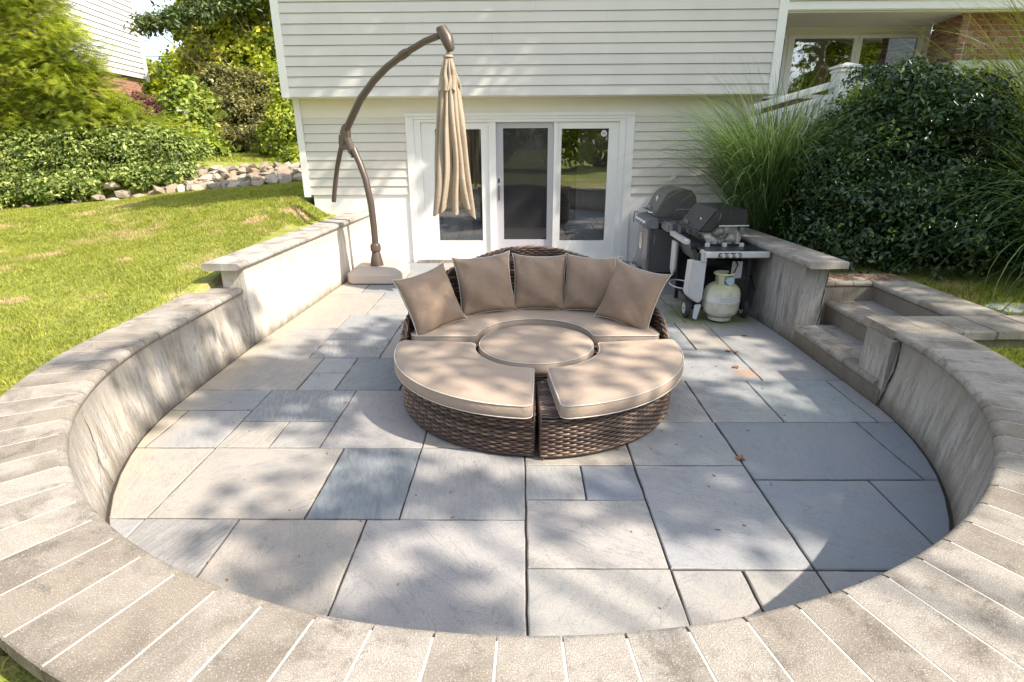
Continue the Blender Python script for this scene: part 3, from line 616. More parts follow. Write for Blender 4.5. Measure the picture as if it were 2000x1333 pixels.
# ================================================================== LAWN BLADES
def lawn(name, n, x0, x1, y0, y1, keep, h, w, seed):
    g = np.random.default_rng(seed); X = g.uniform(x0, x1, n); Y = g.uniform(y0, y1, n); k = keep(X, Y); X, Y = X[k], Y[k]; n = len(X)
    pat = np.sin(X*1.9+np.sin(Y*1.3)*2)*np.sin(Y*2.3+X*.7); Z = lawn_z(X, Y)+.012*np.sin(X*2.1+Y*1.3)
    a = g.uniform(0, 2*PI, n); H = h*g.uniform(.5, 1.3, n)*(1+.25*pat); lean = g.normal(0, .5, (n, 2))*H[:, None]
    W = w*g.uniform(.7, 1.3, n)*.5; dx, dy = np.cos(a)*W, np.sin(a)*W
    B = np.stack([X, Y, Z-.005], 1); Mid = B+np.stack([lean[:, 0]*.35, lean[:, 1]*.35, H*.6], 1); T = B+np.stack([lean[:, 0], lean[:, 1], H], 1); D = np.stack([dx, dy, dx*0], 1)
    V = np.stack([B-D, B+D, Mid+D*.8, Mid-D*.8, T], 1).reshape(-1, 3); i = np.arange(n)[:, None]*5
    F = np.concatenate([i+np.array([[0, 1, 2]]), i+np.array([[0, 2, 3]]), i+np.array([[3, 2, 4]])]); t = np.repeat(g.random(n), 5)
    o = npmesh(name, V, F, 'blade', None, t); return tag(o, kind='stuff')
rr = lambda X, Y: np.hypot(X-CX, Y-CY)
out_ring = lambda X, Y: ((Y < CY) & (rr(X, Y) > 2.86)) | ((Y >= CY) & (np.abs(X-CX) > 2.86))
tag(lawn('lawn_grass', 150000, -7, -2.4, 1.5, 7.5, lambda X, Y: out_ring(X, Y) & ((X < -2.84) | (Y < 5)), .034, .006, 1), 'mown green lawn with straw coloured dry patches left of the patio', 'grass')
tag(lawn('lawn_grass', 130000, -10.8, -2.4, 7.2, 11.4, lambda X, Y: ((X < -2.75) & (Y < 8.4)) | (X < -3.2), .036, .009, 2), 'mown lawn in the house shadow running up to the rocks and ivy', 'grass')
tag(lawn('lawn_grass', 26000, -9, -3.2, 12.2, 18, lambda X, Y: Y > 0, .06, .018, 3), 'upper strip of bright lawn above the rock wall', 'grass')
tag(lawn('lawn_grass', 34000, -2.4, 2.9, .1, 2.0, lambda X, Y: rr(X, Y) > 2.84, .05, .005, 4), 'grass tufts under the outer edge of the seat wall in front', 'grass')
tag(lawn('lawn_grass', 60000, 2.7, 6.5, 2.0, 5.3, lambda X, Y: out_ring(X, Y) & ((X > 3.55) | (Y < 3.57)) & ~((X < 4.1) & (Y > 3.55) & (Y < 3.99)), .05, .006, 5), 'shaded grass beyond the steps on the right', 'grass')

# ================================================================== HOUSE
hs = thing('house', 'off white clapboard sided house with white foundation and sliding patio door', 'house', (0, 8.45, 0))
def H(mb, name, mat, parent=None, **k):
    """house parts are built in world coordinates and hang under the house's Empty"""
    o = mb.build(name, mat, None, **k); par = parent or hs; o.parent = par; o.matrix_parent_inverse = Matrix.Translation((0, -8.45, 0)) if par is hs else Matrix.Identity(4); return o
def sidings(x0, x1, y, z0, n, pitch, mat, seams=(), lap=.018):
    for k in range(n):
        za = z0+k*pitch; zb = za+pitch-.0045; cuts = [x0]+[s for (r, s) in seams if r == k]+[x1]
        for a, b in zip(cuts, cuts[1:]):
            mb = MB(); g = .0008; mb.add([(a+g, y-lap, za), (b-g, y-lap, za), (b-g, y-.002, zb), (a+g, y-.002, zb), (a+g, y+.004, za), (b-g, y+.004, za), (b-g, y+.004, zb), (a+g, y+.004, zb)],
              [(0, 1, 2, 3), (4, 7, 6, 5), (0, 4, 5, 1), (1, 5, 6, 2), (2, 6, 7, 3), (3, 7, 4, 0)])
            H(mb, 'siding_board', mat, recalc=False)
UP, XL, XR = 8.15, -3.10, 3.30
sidings(XL+.06, XR-.06, UP, 2.272, 15, .1225, 'sid', [(1, 1.9), (2, -1.2), (3, 2.5), (4, .8), (5, -.35), (6, -1.47), (7, 1.1), (8, .2), (0, -.4), (10, -2.)])
H(MB().box(XL-.045, XL+.06, UP-.022, 8.449, 2.262, 4.12), 'corner_board', 'white', bevel=.004)
H(MB().box(XR-.06, XR+.055, UP-.022, 8.449, 2.262, 4.12), 'corner_board', 'white', bevel=.004)
H(MB().box(XL, XR, UP+.004, 8.46, 2.263, 2.285), 'overhang_soffit', 'cream')
H(MB().box(XL, XR, UP+.022, 8.50, 2.287, 4.12), 'upper_wall', 'pole')  # dark backing; through the board gaps it draws their shadow lines
H(MB().box(XL+.03, XR, 8.434, 8.462, 2.02, 2.262), 'frieze_board', 'cream', bevel=.003)
H(MB().box(-3.11, -3.02, 8.41, 10.2, .955, 2.262), 'corner_board', 'white', bevel=.004)
H(MB().box(-3.02, -1.585, 8.472, 8.60, .984, 2.019), 'lower_wall', 'pole')  # dark backing for the lower boards' shadow lines, both sides of the door
H(MB().box(1.585, 3.30, 8.472, 8.60, .984, 2.019), 'lower_wall', 'pole')
H(MB().box(-3.05, -1.66, 8.63, 10.2, .955, 4.1), 'shadow_wing', 'cream')  # unseen wing, depth cut so its shadow leaves the rocks sunlit
H(MB().box(-1.6, 3.3, 8.61, 8.9, 2.31, 4.1), 'upper_core', 'cream')
sidings(-3.018, -1.583, 8.45, .985, 9, .1195, 'sidlow', [(3, -2.1)], .016)
sidings(1.583, 3.26, 8.45, .985, 9, .1195, 'sidlow', [(5, 2.4)], .016)
H(MB().box(-2.99, -1.585, 8.456, 8.62, -.1, .982), 'foundation_wall', 'found', bevel=.004)
H(MB().box(1.585, 3.30, 8.456, 8.62, -.1, .982), 'foundation_wall', 'found', bevel=.004)
H(MB().box(-3.02, -1.60, 8.63, 10.1, -.1, .95), 'foundation_wall', 'found')
# unseen pent roof above the frame, shaped low so sun reaches the rocks
H(MB().add([(-3.4, 7.8, 4.12), (3.6, 7.8, 4.12), (3.6, 9.2, 4.2), (-3.4, 9.2, 4.2), (-3.4, 7.8, 4.2), (3.6, 7.8, 4.2), (3.6, 9.2, 4.3), (-3.4, 9.2, 4.3)],
  [(0, 3, 2, 1), (4, 5, 6, 7), (0, 1, 5, 4), (1, 2, 6, 5), (2, 3, 7, 6), (3, 0, 4, 7)]), 'roof', 'roof')
# door trim
dt = [(-1.59, -1.475, .0, 2.03), (1.475, 1.59, .0, 2.03)]
for a, b, z0, z1 in dt: H(MB().box(a, b, 8.425, 8.62, z0, z1), 'door_trim', 'white', bevel=.004)
H(MB().box(-1.60, 1.60, 8.415, 8.62, 2.032, 2.075), 'door_trim', 'white', bevel=.005)
H(MB().box(-1.475, 1.475, 8.43, 8.62, 1.995, 2.031), 'door_trim', 'white', bevel=.003)
dr = thing_door = bpy.data.objects.new('sliding_door', None); COL.objects.link(dr); dr.parent = hs; dr.matrix_parent_inverse = Matrix.Translation((0, -8.45, 0))
def D(mb, name, mat, **k): o = mb.build(name, mat, None, **k); o.parent = dr; return o
def sash(x0, x1, z0, z1, gx0, gx1, gz0, gz1, y, mat, name='door_frame'):
    mb = MB(); mb.box(x0, gx0, y, y+.045, z0, z1).box(gx1, x1, y, y+.045, z0, z1).box(gx0, gx1, y, y+.045, z0, gz0).box(gx0, gx1, y, y+.045, gz1, z1); return D(mb, name, mat)
D(MB().box(-1.474, -1.385, 8.44, 8.60, .03, 1.994).box(1.385, 1.474, 8.44, 8.60, .03, 1.994).box(-1.385, 1.385, 8.44, 8.60, 1.955, 1.994).box(-1.474, 1.474, 8.42, 8.60, .0, .055), 'door_jamb', 'white', bevel=.003)
D(MB().box(-.435, -.335, 8.445, 8.60, .056, 1.954).box(.478, .53, 8.445, 8.60, .056, 1.954), 'door_mullion', 'white', bevel=.003)
sash(-1.383, -.437, .058, 1.953, -1.19, -.545, .31, 1.865, 8.475, 'white')
sash(-.333, .476, .058, 1.953, -.235, .395, .32, 1.875, 8.50, 'screenframe')
sash(.532, 1.383, .058, 1.953, .585, 1.245, .305, 1.865, 8.475, 'white')
for a, b, z0, z1, y in ((-1.19, -.545, .31, 1.865, 8.50), (-.235, .395, .32, 1.875, 8.56), (.585, 1.245, .305, 1.865, 8.50)):
    D(MB().box(a, b, y, y+.006, z0, z1), 'pane', 'glass')
D(MB().box(-.235, .395, 8.52, 8.522, .32, 1.875), 'insect_screen', 'screen')
D(MB().tube([(-.30, 8.50, .90), (-.30, 8.462, .925), (-.30, 8.455, 1.0), (-.30, 8.462, 1.075), (-.30, 8.50, 1.10)], .008, 8).box(-.312, -.288, 8.492, 8.499, 1.14, 1.2), 'door_handle', 'gmatte', smooth=True)
D(MB().lathe([(.045, 0), (.045, .0015)], 8, (1.178, 8.4975, 1.80), 'Y'), 'security_sticker', 'label')
D(MB().box(1.150, 1.206, 8.4955, 8.4970, 1.808, 1.815).box(1.153, 1.203, 8.4955, 8.4970, 1.796, 1.802).box(1.158, 1.198, 8.4955, 8.4970, 1.785, 1.790), 'sticker_print', plain('pink_print', (.55, .25, .25), .6))
H(MB().box(2.15, 2.215, 8.415, 8.448, 1.155, 1.27), 'outlet_cover', 'cream', bevel=.006)
H(MB().box(-1.5, 1.5, 8.36, 8.419, -.01, .045), 'door_sill', 'cap', color=(.5, .48, .45, 1))
# room behind the door
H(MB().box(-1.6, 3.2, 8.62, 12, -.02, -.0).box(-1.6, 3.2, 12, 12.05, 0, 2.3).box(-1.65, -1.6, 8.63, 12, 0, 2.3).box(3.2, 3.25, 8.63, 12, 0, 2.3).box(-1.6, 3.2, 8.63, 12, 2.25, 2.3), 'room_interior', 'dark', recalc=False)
def curtain(x0, x1, y, z0, z1, label, folds):
    mb = MB(); n = folds*8; rows = [[(x0+(x1-x0)*i/n, y+.028*math.sin(i*PI/4)+.01*math.sin(i*.37), z) for i in range(n+1)] for z in (z0, (z0+z1)/2, z1)]
    mb.grid(rows); o = mb.build('curtain', 'curtain', None, smooth=True, recalc=False); return tag(o, label, 'curtain')
curtain(-1.16, -.72, 8.72, .1, 2.0, 'taupe curtain drawn behind the left door pane beside the closed parasol', 5)
curtain(-.69, -.60, 8.68, .75, 2.0, 'narrow bunched curtain edge at the right of the left door pane', 2)
tag(MB().box(.83, 1.3, 8.66, 8.664, .1, 2.0).build('roller_blind', 'curtain'), 'taupe fabric blind behind the right door pane', 'blind')

# ---- right wing: eave, band of windows, brick
H(MB().box(3.36, 9, 8.27, 8.32, 3.255, 3.36), 'gutter', 'white', bevel=.01)
H(MB().box(3.36, 9, 8.25, 8.34, 3.362, 3.375), 'gutter_lip', 'white')
H(MB().box(3.36, 9, 8.321, 8.36, 3.235, 3.34), 'fascia_board', 'cream')
H(MB().box(3.36, 9, 8.361, 9.70, 3.285, 3.30), 'eave_soffit', 'cream')
for k in range(5):
    y = 8.22+k*.16; z = 3.39+k*.07
    x = 3.3+(k % 2)*.12
    while x < 8.9:
        w = rnd.choice((.24, .3, .36)); mb = MB(); mb.add([(x, y, z), (x+w-.006, y, z), (x+w-.006, y+.2, z+.08), (x, y+.2, z+.08), (x, y, z+.012), (x+w-.006, y, z+.012), (x+w-.006, y+.2, z+.095), (x, y+.2, z+.095)],
           [(0, 3, 2, 1), (4, 5, 6, 7), (0, 1, 5, 4), (1, 2, 6, 5), (2, 3, 7, 6), (3, 0, 4, 7)]); H(mb, 'shingle', 'roof'); x += w
H(MB().add([(3.3, 8.9, 3.70), (9, 8.9, 3.70), (9, 12, 4.6), (3.3, 12, 4.6)], [(0, 1, 2, 3)]), 'roof', 'roof')
H(MB().box(3.3, 6.12, 9.62, 9.75, -.1, 2.298), 'wing_base_wall', 'brick', color=(.17, .09, .07, 1))
H(MB().box(3.3, 6.12, 9.62, 9.75, 3.175, 3.284).box(6.05, 6.6, 9.62, 9.75, 2.302, 3.174), 'wing_wall', 'cream')
H(MB().box(3.36, 5.99, 9.60, 9.618, 3.17, 3.283), 'frieze_board', 'cream')
def window(x0, x1, z0, z1, y):
    f = H(MB().box(x0, x0+.05, y, y+.06, z0, z1).box(x1-.05, x1, y, y+.06, z0, z1).box(x0+.05, x1-.05, y, y+.06, z0, z0+.05).box(x0+.05, x1-.05, y, y+.06, z1-.045, z1), 'window', 'white')
    p = MB().box(x0+.05, x1-.05, y+.02, y+.026, z0+.05, z1-.045).build('pane', 'glassW', f); p.parent = f
for a, b in ((3.36, 4.015), (4.06, 5.045), (5.065, 5.99)): window(a, b, 2.30, 3.168, 9.57)
H(MB().box(4.017, 4.058, 9.56, 9.63, 2.3, 3.168), 'window_mullion', 'white')
H(MB().box(5.047, 5.063, 9.56, 9.63, 2.3, 3.168), 'window_mullion', 'white')
H(MB().box(5.992, 6.09, 9.55, 9.63, 2.2, 3.284), 'corner_board', 'cream', bevel=.003)
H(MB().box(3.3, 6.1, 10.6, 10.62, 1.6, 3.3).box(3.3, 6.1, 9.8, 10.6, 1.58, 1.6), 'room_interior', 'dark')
# brick: return wall and face
BC = [(.30, .11, .085), (.25, .09, .075), (.34, .14, .11), (.22, .085, .08), (.28, .12, .10), (.36, .20, .17)]
me_b = {}
def brickwall(p0, p1, z0, z1, w=.19, h=.071):
    a = Vector((*p0, 0)); b = Vector((*p1, 0)); d = (b-a).normalized(); L = (b-a).length; ang = math.atan2(d.y, d.x)
    nrm = Vector((d.y, -d.x, 0)); k = 0; z = z0
    H(MB().bar(a+d*.02+Vector((0, 0, (z0+z1)/2))-nrm*.055, b+Vector((0, 0, (z0+z1)/2))-nrm*.05, .09, z1-z0), 'mortar', 'mortar')
    while z+h <= z1+.01:
        x = -(w/2) if k % 2 else 0
        while x < L-.01:
            xa, xb = max(0, x)+(.0065 if x > 0 else 0), min(L, x+w)-.0065
            if xb-xa > .02:
                key = round(xb-xa, 3)
                if key not in me_b:
                    m_ = MB().box(0, key, -.006, .02, .0065, h-.0065).build('brick', 'brick', None); me_b[key] = m_.data; bpy.data.objects.remove(m_)
                o = link('brick', me_b[key], hs, (*rnd.choice(BC), 1)); o.matrix_parent_inverse = Matrix.Translation((0, -8.45, 0))
                q = a+d*xa; o.location = (q.x+nrm.x*rnd.uniform(0, .002), q.y+nrm.y*rnd.uniform(0, .002), z); o.rotation_euler = (0, 0, ang)
            x += w
        z += h; k += 1
brickwall((5.93, 8.70), (7.4, 8.70), 2.715, 3.283)
brickwall((6.10, 9.55), (5.93, 8.71), 2.50, 3.283)
H(MB().box(5.94, 9, 8.67, 8.95, -.1, 2.71), 'foundation_wall', plain('pale_green_paint', (.50, .56, .52), .7))
H(MB().box(7.4, 9, 8.7, 8.9, 2.712, 3.284), 'brick_wall_end', 'mortar')

# ---- stair railing in front of the wing
sr = thing('porch_railing', 'white porch stair railing with square post and slats behind the tall reeds', 'railing')
MB().box(4.02, 4.25, 7.9, 8.13, 1.2, 2.55).build('post', 'white', sr, bevel=.006)
mb = MB(); mb.box(3.99, 4.28, 7.87, 8.16, 2.552, 2.575); mb.add([(3.99, 7.87, 2.576), (4.28, 7.87, 2.576), (4.28, 8.16, 2.576), (3.99, 8.16, 2.576), (4.135, 8.015, 2.625)], [(0, 1, 4), (1, 2, 4), (2, 3, 4), (3, 0, 4), (3, 2, 1, 0)]); mb.build('post_cap', 'white', sr)
MB().box(4.0, 4.27, 7.88, 8.15, 2.50, 2.53).build('post_collar', 'white', sr, bevel=.008)
MB().bar((4.02, 8.0, 2.37), (3.0, 8.0, 2.09), .07, .08).build('handrail', 'white', sr, bevel=.01)
MB().bar((4.02, 8.0, 2.235), (3.0, 8.0, 1.955), .04, .055).build('sub_rail', 'white', sr)
MB().bar((4.02, 8.0, 1.86), (3.0, 8.0, 1.58), .05, .07).build('bottom_rail', 'white', sr)
bal = MB().box(-.026, .026, -.018, .018, 0, .36).build('baluster', 'white', sr); bal.location = (3.98, 8.0, 1.86); bal_me = bal.data
for k in range(1, 13):
    x = 3.98-k*.0765; link('baluster', bal_me, sr, None, (x, 8.0, 1.86-(4.0-x)*.275))
MB().bar((4.25, 8.0, 2.39), (6.0, 8.0, 2.39), .07, .08).build('handrail', 'white', sr, bevel=.01)
MB().bar((4.25, 8.0, 1.75), (6.0, 8.0, 1.75), .05, .07).build('bottom_rail', 'white', sr)
for k in range(14): link('baluster', bal_me, sr, None, (4.36+k*.115, 8.0, 1.785)).scale = (1, 1, 1.58)
mb = MB(); mb.add([(3.0, 8.06, .4), (4.02, 8.06, .4), (4.02, 8.06, 1.80), (3.0, 8.06, 1.52), (3.0, 8.12, .4), (4.02, 8.12, .4), (4.02, 8.12, 1.80), (3.0, 8.12, 1.52)], [(0, 1, 2, 3), (4, 7, 6, 5), (0, 4, 5, 1), (1, 5, 6, 2), (2, 6, 7, 3), (3, 7, 4, 0)]); mb.build('skirt_board', 'white', sr)
MB().box(4.02, 6.4, 8.06, 9.5, 1.3, 1.62).build('porch_deck', 'white', sr)

# ================================================================== NEIGHBOURS
nb = thing('neighbour_house', 'bright white sided neighbour house on a brick base behind the feathery shrub', 'house', (-12.04, 20, 0), math.atan2(1, -.13)-PI/2)
# local frame: wall runs along -y from the far corner, its face looks to +x
for k in range(26):
    z = 3.62+k*.155; MB().add([(.018, 0, z), (.018, -11, z), (0, -11, z+.140), (0, 0, z+.140), (-.02, 0, z), (-.02, -11, z), (-.02, -11, z+.140), (-.02, 0, z+.140)],
      [(0, 1, 2, 3), (4, 7, 6, 5), (0, 4, 5, 1), (1, 5, 6, 2), (2, 6, 7, 3), (3, 7, 4, 0)]).build('siding_board', 'nbr_siding', nb)
MB().box(-5, -.03, -11, 0, 3.60, 7.7).build('wall', 'pole', nb)  # coloured dark so gaps between the boards show as shadow lines
MB().box(-.12, .03, 0, .14, 3.55, 7.7).build('corner_board', 'white', nb)
MB().box(-4.9, -.10, -10.9, -.25, 1.0, 3.60).build('base_wall', 'mortar', nb)
mb = MB(); z = 1.3; r_ = 0
while z < 3.55:
    y = -7-(r_ % 2)*.11
    while y < -.28: mb.box(-.10, -.085, y, y+.21, z, z+.062); y += .222
    z += .075; r_ += 1
nbb = plain('pale_orange_brick', (.46, .25, .17), .85, 0, .35, 12); part(mb.build('brick', nbb, nb, recalc=False))
MB().add([(.3, .4, 7.7), (.3, -11.4, 7.7), (-2.5, -11.4, 9.4), (-2.5, .4, 9.4), (-5.3, .4, 7.7), (-5.3, -11.4, 7.7)], [(0, 1, 2, 3), (3, 2, 5, 4)]).build('roof', 'roof', nb)
fh = thing('far_house', 'small grey roofed house with white gable trim seen far off between the trees', 'house', (-24.4, 38, 0), .15)
MB().box(-.6, 3.4, 0, 5, 1.5, 4.25).build('wall', 'white', fh)
MB().add([(-.6, -.3, 4.2), (3.7, -.3, 4.2), (3.7, 2.6, 5.75), (-.6, 2.6, 5.75), (-.6, 5.4, 4.2), (3.7, 5.4, 4.2)], [(0, 1, 2, 3), (3, 2, 5, 4)]).build('roof', plain('pale_grey_shingle', (.42, .42, .44), .9), fh)
MB().bar((1.5, -.45, 4.18), (3.9, -.45, 5.45), .12, .22).bar((1.5, -.45, 4.15), (4.4, -.45, 4.15), .12, .14).build('gable_trim', 'white', fh)
for z0, lab in ((4.95, 'upper black overhead wire crossing left of the trees'), (4.25, 'lower black overhead wire crossing left of the trees')):
    tag(MB().tube([(-30+k*4, 24+k*.1, z0+.02*(k-4)**2-.1) for k in range(8)], .012, 5).build('overhead_wire', 'wire'), lab, 'wire', 'overhead wires')
tag(MB().tube([(-30+k*4, 24+k*.1, z0+4.25+.02*(k-4)**2-.1) for k in range(8)], .012, 5).build('overhead_wire', 'wire'), 'topmost black overhead wire at the picture top edge', 'wire', 'overhead wires')

# ================================================================== DAYBED SET
def rounded(s, t, L, Wd, c):
    """map the corner squares of an L x Wd half-size rectangle onto quarter discs"""
    ds, dt = abs(s)-(L-c), abs(t)-(Wd-c)
    if ds > 0 and dt > 0:
        a, b = ds/c, dt/c; ns, nt_ = a*math.sqrt(1-b*b/2), b*math.sqrt(1-a*a/2)
        s = math.copysign(L-c+ns*c, s); t = math.copysign(Wd-c+nt_*c, t)
    return s, t
def sector_pad(parent, cx, cy, r0, r1, a0, a1, z0, z1, crown=.012, c=.035, name='seat_cushion', e=.012):
    """upholstered ring sector with rounded corners, crowned top, soft edges and two lines of piping"""
    rm = (r0+r1)/2; L = rm*(a1-a0)/2; Wd = (r1-r0)/2; am = (a0+a1)/2
    def axis(h, n): 
        k = [-h+c*q for q in (0, .06, .3, .65, 1)]; inner = list(np.linspace(-h+c, h-c, n))[1:-1]; return k+inner+[-q for q in reversed(k)]
    S = axis(L, max(12, int(L*2/.05))); T = axis(Wd, 9)
    def P(s, t, z):
        s, t = rounded(s, t, L, Wd, c); a = am+s/rm; r = rm+t; return (cx+r*math.cos(a), cy+r*math.sin(a), z)
    def edge(s, t): return min(L-abs(s), Wd-abs(t))
    def top(s, t):
        d = edge(s, t); return z1-e*max(0, 1-d/.035)**2+crown*(1-(t/Wd)**4)*(1-(s/L)**6)+.0025*math.sin(s*9+t*4+cx*9)
    mb = MB(); mb.grid([[P(s, t, top(s, t)) for s in S] for t in T]); mb.grid([[P(s, t, z0+.003) for s in S] for t in T])
    loop = [(s, -Wd) for s in S]+[(L, t) for t in T[1:]]+[(s, Wd) for s in reversed(S[:-1])]+[(-L, t) for t in reversed(T[1:-1])]
    def ring(z, o):
        out = []
        for s, t in loop:
            x, y, _ = P(s, t, z); a = am+s/rm; dx, dy = math.cos(a)*(t/Wd), math.sin(a)*(t/Wd)
            if abs(s) > L-.001: dx += -math.sin(a)*math.copysign(1, s); dy += math.cos(a)*math.copysign(1, s)
            l = math.hypot(dx, dy) or 1; out.append((x+dx/l*o, y+dy/l*o, z))
        return out+[out[0]]
    zt = z1-e; mb.grid([ring(z0+.003, 0), ring(z0+(zt-z0)*.25, .006), ring((z0+zt)/2, .008), ring(z0+(zt-z0)*.8, .005), ring(zt, 0)])
    o = mb.build(name, 'cush', parent); b = bmesh.new(); b.from_mesh(o.data); bmesh.ops.remove_doubles(b, verts=b.verts, dist=.0004); bmesh.ops.recalc_face_normals(b, faces=b.faces); b.to_mesh(o.data); b.free(); o.data.shade_smooth()
    for z in (zt, z0+.006):
        q = MB().tube(ring(z, .003)[:-1], .0034, 6, closed=True).build('piping', 'pipe', None, smooth=True); q.parent = o
    return o

def strands(mb, path, z0, z1, inset=0., pitch=.0145, out=.0045, stake=.041, hfun=None, normal=1):
    """woven horizontal strands along a path of (x, y, nx, ny, s) samples; over-under alternates row by row"""
    rows = int((z1-z0)/pitch)
    for k in range(rows):
        z = z0+pitch*(k+.5); run = []
        def flush(run):
            if len(run) < 3: return
            base = rnd.betavariate(2, 2.4); pts = []; vs = []; tn = []
            for (x, y, nx, ny, s) in run:
                ph = math.sin(PI*s/stake+PI*(k % 2)); o_ = out*ph+.004
                hh = pitch*.46; f = .0035
                for dz, dn in ((-hh, -.004), (-hh*.55, f), (hh*.55, f), (hh, -.004)):
                    vs.append((x+nx*(o_+dn)*normal, y+ny*(o_+dn)*normal, z+dz)); tn.append(min(1, max(0, base+.12*ph)))
            n = len(run); fs = [(i*4+j, (i+1)*4+j, (i+1)*4+j+1, i*4+j+1) for i in range(n-1) for j in range(3)]
            o = len(mb.v); mb.v += vs; mb.f += [tuple(q+o for q in f_) for f_ in fs]; mb.t += tn
        for smp in path:
            if hfun is None or z < hfun(smp[5]): run.append(smp[:5])
            else: flush(run); run = []
        flush(run)
def arc_path(cx, cy, r, a0, a1, step=.012):
    n = max(3, int(r*abs(a1-a0)/step)); return [(cx+r*math.cos(t), cy+r*math.sin(t), math.cos(t), math.sin(t), r*(t-a0), t) for t in np.linspace(a0, a1, n)]
def line_path(a, b, step=.012):
    a, b = Vector(a), Vector(b); d = b-a; n = max(3, int(d.length/step)); u = d.normalized(); nx, ny = u.y, -u.x
    return [(a.x+d.x*i/(n-1), a.y+d.y*i/(n-1), nx, ny, d.length*i/(n-1), 0) for i in range(n)]
def wicker_base(parent, cx, cy, r0, r1, a0, a1, z0, z1):
    mb = MB(); strands(mb, arc_path(cx, cy, r1, a0, a1), z0, z1); strands(mb, arc_path(cx, cy, r0, a1, a0), z0, z1, normal=-1)
    P = lambda r, a: (cx+r*math.cos(a), cy+r*math.sin(a))
    strands(mb, line_path(P(r0, a0), P(r1, a0)), z0, z1); strands(mb, line_path(P(r1, a1), P(r0, a1)), z0, z1)
    # flat woven top
    n = int((r1-r0)/.016)
    for k in range(n):
        r = r0+(r1-r0)*(k+.5)/n; pth = arc_path(cx, cy, r, a0, a1, .012); base = rnd.betavariate(2, 2); vs = []; tn = []
        for (x, y, nx, ny, s, t) in pth:
            ph = math.sin(PI*(s*r1/r)/.05+PI*(k % 2)); z = z1+.003+.003*ph
            for dr_, dz in ((-.0075, -.003), (-.004, .002), (.004, .002), (.0075, -.003)): vs.append((x+nx*dr_, y+ny*dr_, z+dz)); tn.append(min(1, max(0, base+.1*ph)))
        o = len(mb.v); mb.v += vs; mb.f += [tuple(q+o for q in (i*4+j, (i+1)*4+j, (i+1)*4+j+1, i*4+j+1)) for i in range(len(pth)-1) for j in range(3)]; mb.t += tn
    for a in (a0, a1):
        for z in (z0, z1): 
            q0, q1 = P(r0, a), P(r1, a); mb.tube([(q0[0], q0[1], z), (q1[0], q1[1], z)], .008, 6, tint=.3)
        q1 = P(r1, a); mb.tube([(q1[0], q1[1], z0), (q1[0], q1[1], z1)], .008, 6, tint=.3)
    mb.tube([(x, y, z0) for x, y, *_ in arc_path(cx, cy, r1, a0, a1, .05)], .008, 6, tint=.25)
    o = mb.build('wicker_base', 'wick', parent, smooth=True, recalc=False)
    e = .008; c = MB(); n = 24; ang = np.linspace(a0+e, a1-e, n)
    inn = [P(r0+e, a) for a in ang]; out = [P(r1-e, a) for a in ang]
    c.grid([[(*p, z1-.004) for p in inn], [(*p, z1-.004) for p in out], [(*p, z0+.004) for p in out], [(*p, z0+.004) for p in inn], [(*p, z1-.004) for p in inn]])
    for k in (0, -1): c.add([(*inn[k], z0), (*out[k], z0), (*out[k], z1-.004), (*inn[k], z1-.004)], [(0, 1, 2, 3)])
    c.build('frame_core', 'wickin', parent)
    for a in (a0+.12, (a0+a1)/2, a1-.12):
        for r in (r0+.08, r1-.06):
            x, y = P(r, a); MB().lathe([(.016, .003), (.018, .006), (.018, .012), (.006, .014), (.006, z0+.01)], 10, (x, y, 0)).build('foot', 'steel', parent, smooth=True)
    return o
LQ = thing('ottoman_sofa', 'front left quarter of the round daybed, tan cushion on brown wicker', 'ottoman', (0, 0, 0), 0, 'modules of the round wicker daybed')
wicker_base(LQ, .105, 3.78, .43, .925, R(176), R(268.3), .022, .265)
sector_pad(LQ, .105, 3.78, .425, .97, R(173.5), R(267.6), .27, .362)
RQ = thing('ottoman_sofa', 'front right quarter of the round daybed, its cushion slipped off the wicker edge', 'ottoman', (0, 0, 0), 0, 'modules of the round wicker daybed')
wicker_base(RQ, .105, 3.77, .43, .935, R(270.6), R(364), .022, .265)
sector_pad(RQ, .135, 3.775, .425, .975, R(275.5), R(368), .272, .364)
RT = thing('round_ottoman', 'round tan topped wicker table in the middle of the daybed', 'ottoman', (0, 0, 0), 0, 'modules of the round wicker daybed')
tx_, ty_ = .115, 3.83
mb = MB(); strands(mb, arc_path(tx_, ty_, .375, 0, 2*PI), .022, .255); mb.build('wicker_base', 'wick', RT, smooth=True, recalc=False)
MB().lathe([(.36, .02), (.365, .262)], 40, (tx_, ty_, 0)).build('frame_core', 'wickin', RT)
prof = [(.38, .262), (.405, .27), (.412, .30), (.410, .335), (.402, .352), (.385, .364), (.30, .372), (.15, .376), (.002, .377)]
o = MB().lathe(prof, 64, (tx_, ty_, 0)).build('seat_cushion', 'cush', RT, smooth=True)
for r, z in ((.403, .353), (.400, .267)):
    q = MB().tube([(tx_+r*math.cos(t), ty_+r*math.sin(t), z) for t in np.linspace(0, 2*PI, 65)[:-1]], .0034, 6, closed=True).build('piping', 'pipe', None, smooth=True); q.parent = o
BS = thing('daybed_sofa', 'curved wicker sofa with arched high back forming the rear half of the daybed', 'sofa', (0, 0, 0), 0, 'modules of the round wicker daybed')
bx, by = .11, 3.96
wicker_base(BS, bx, by, .435, .95, R(0), R(180), .022, .262)
sector_pad(BS, bx, by+.01, .43, .925, R(0.5), R(179.5), .268, .368, c=.05)
HK = [0, 8, 18, 28, 45, 75, 90, 105, 135, 152, 162, 172, 180]; HV = [.33, .43, .50, .57, .70, .81, .84, .82, .70, .58, .51, .44, .34]
hb = lambda a: float(np.interp(math.degrees(a), HK, HV))
mb = MB(); ap = arc_path(bx, by, .985, R(-2), R(182), .012); ap2 = arc_path(bx, by, .950, R(-2), R(182), .012)
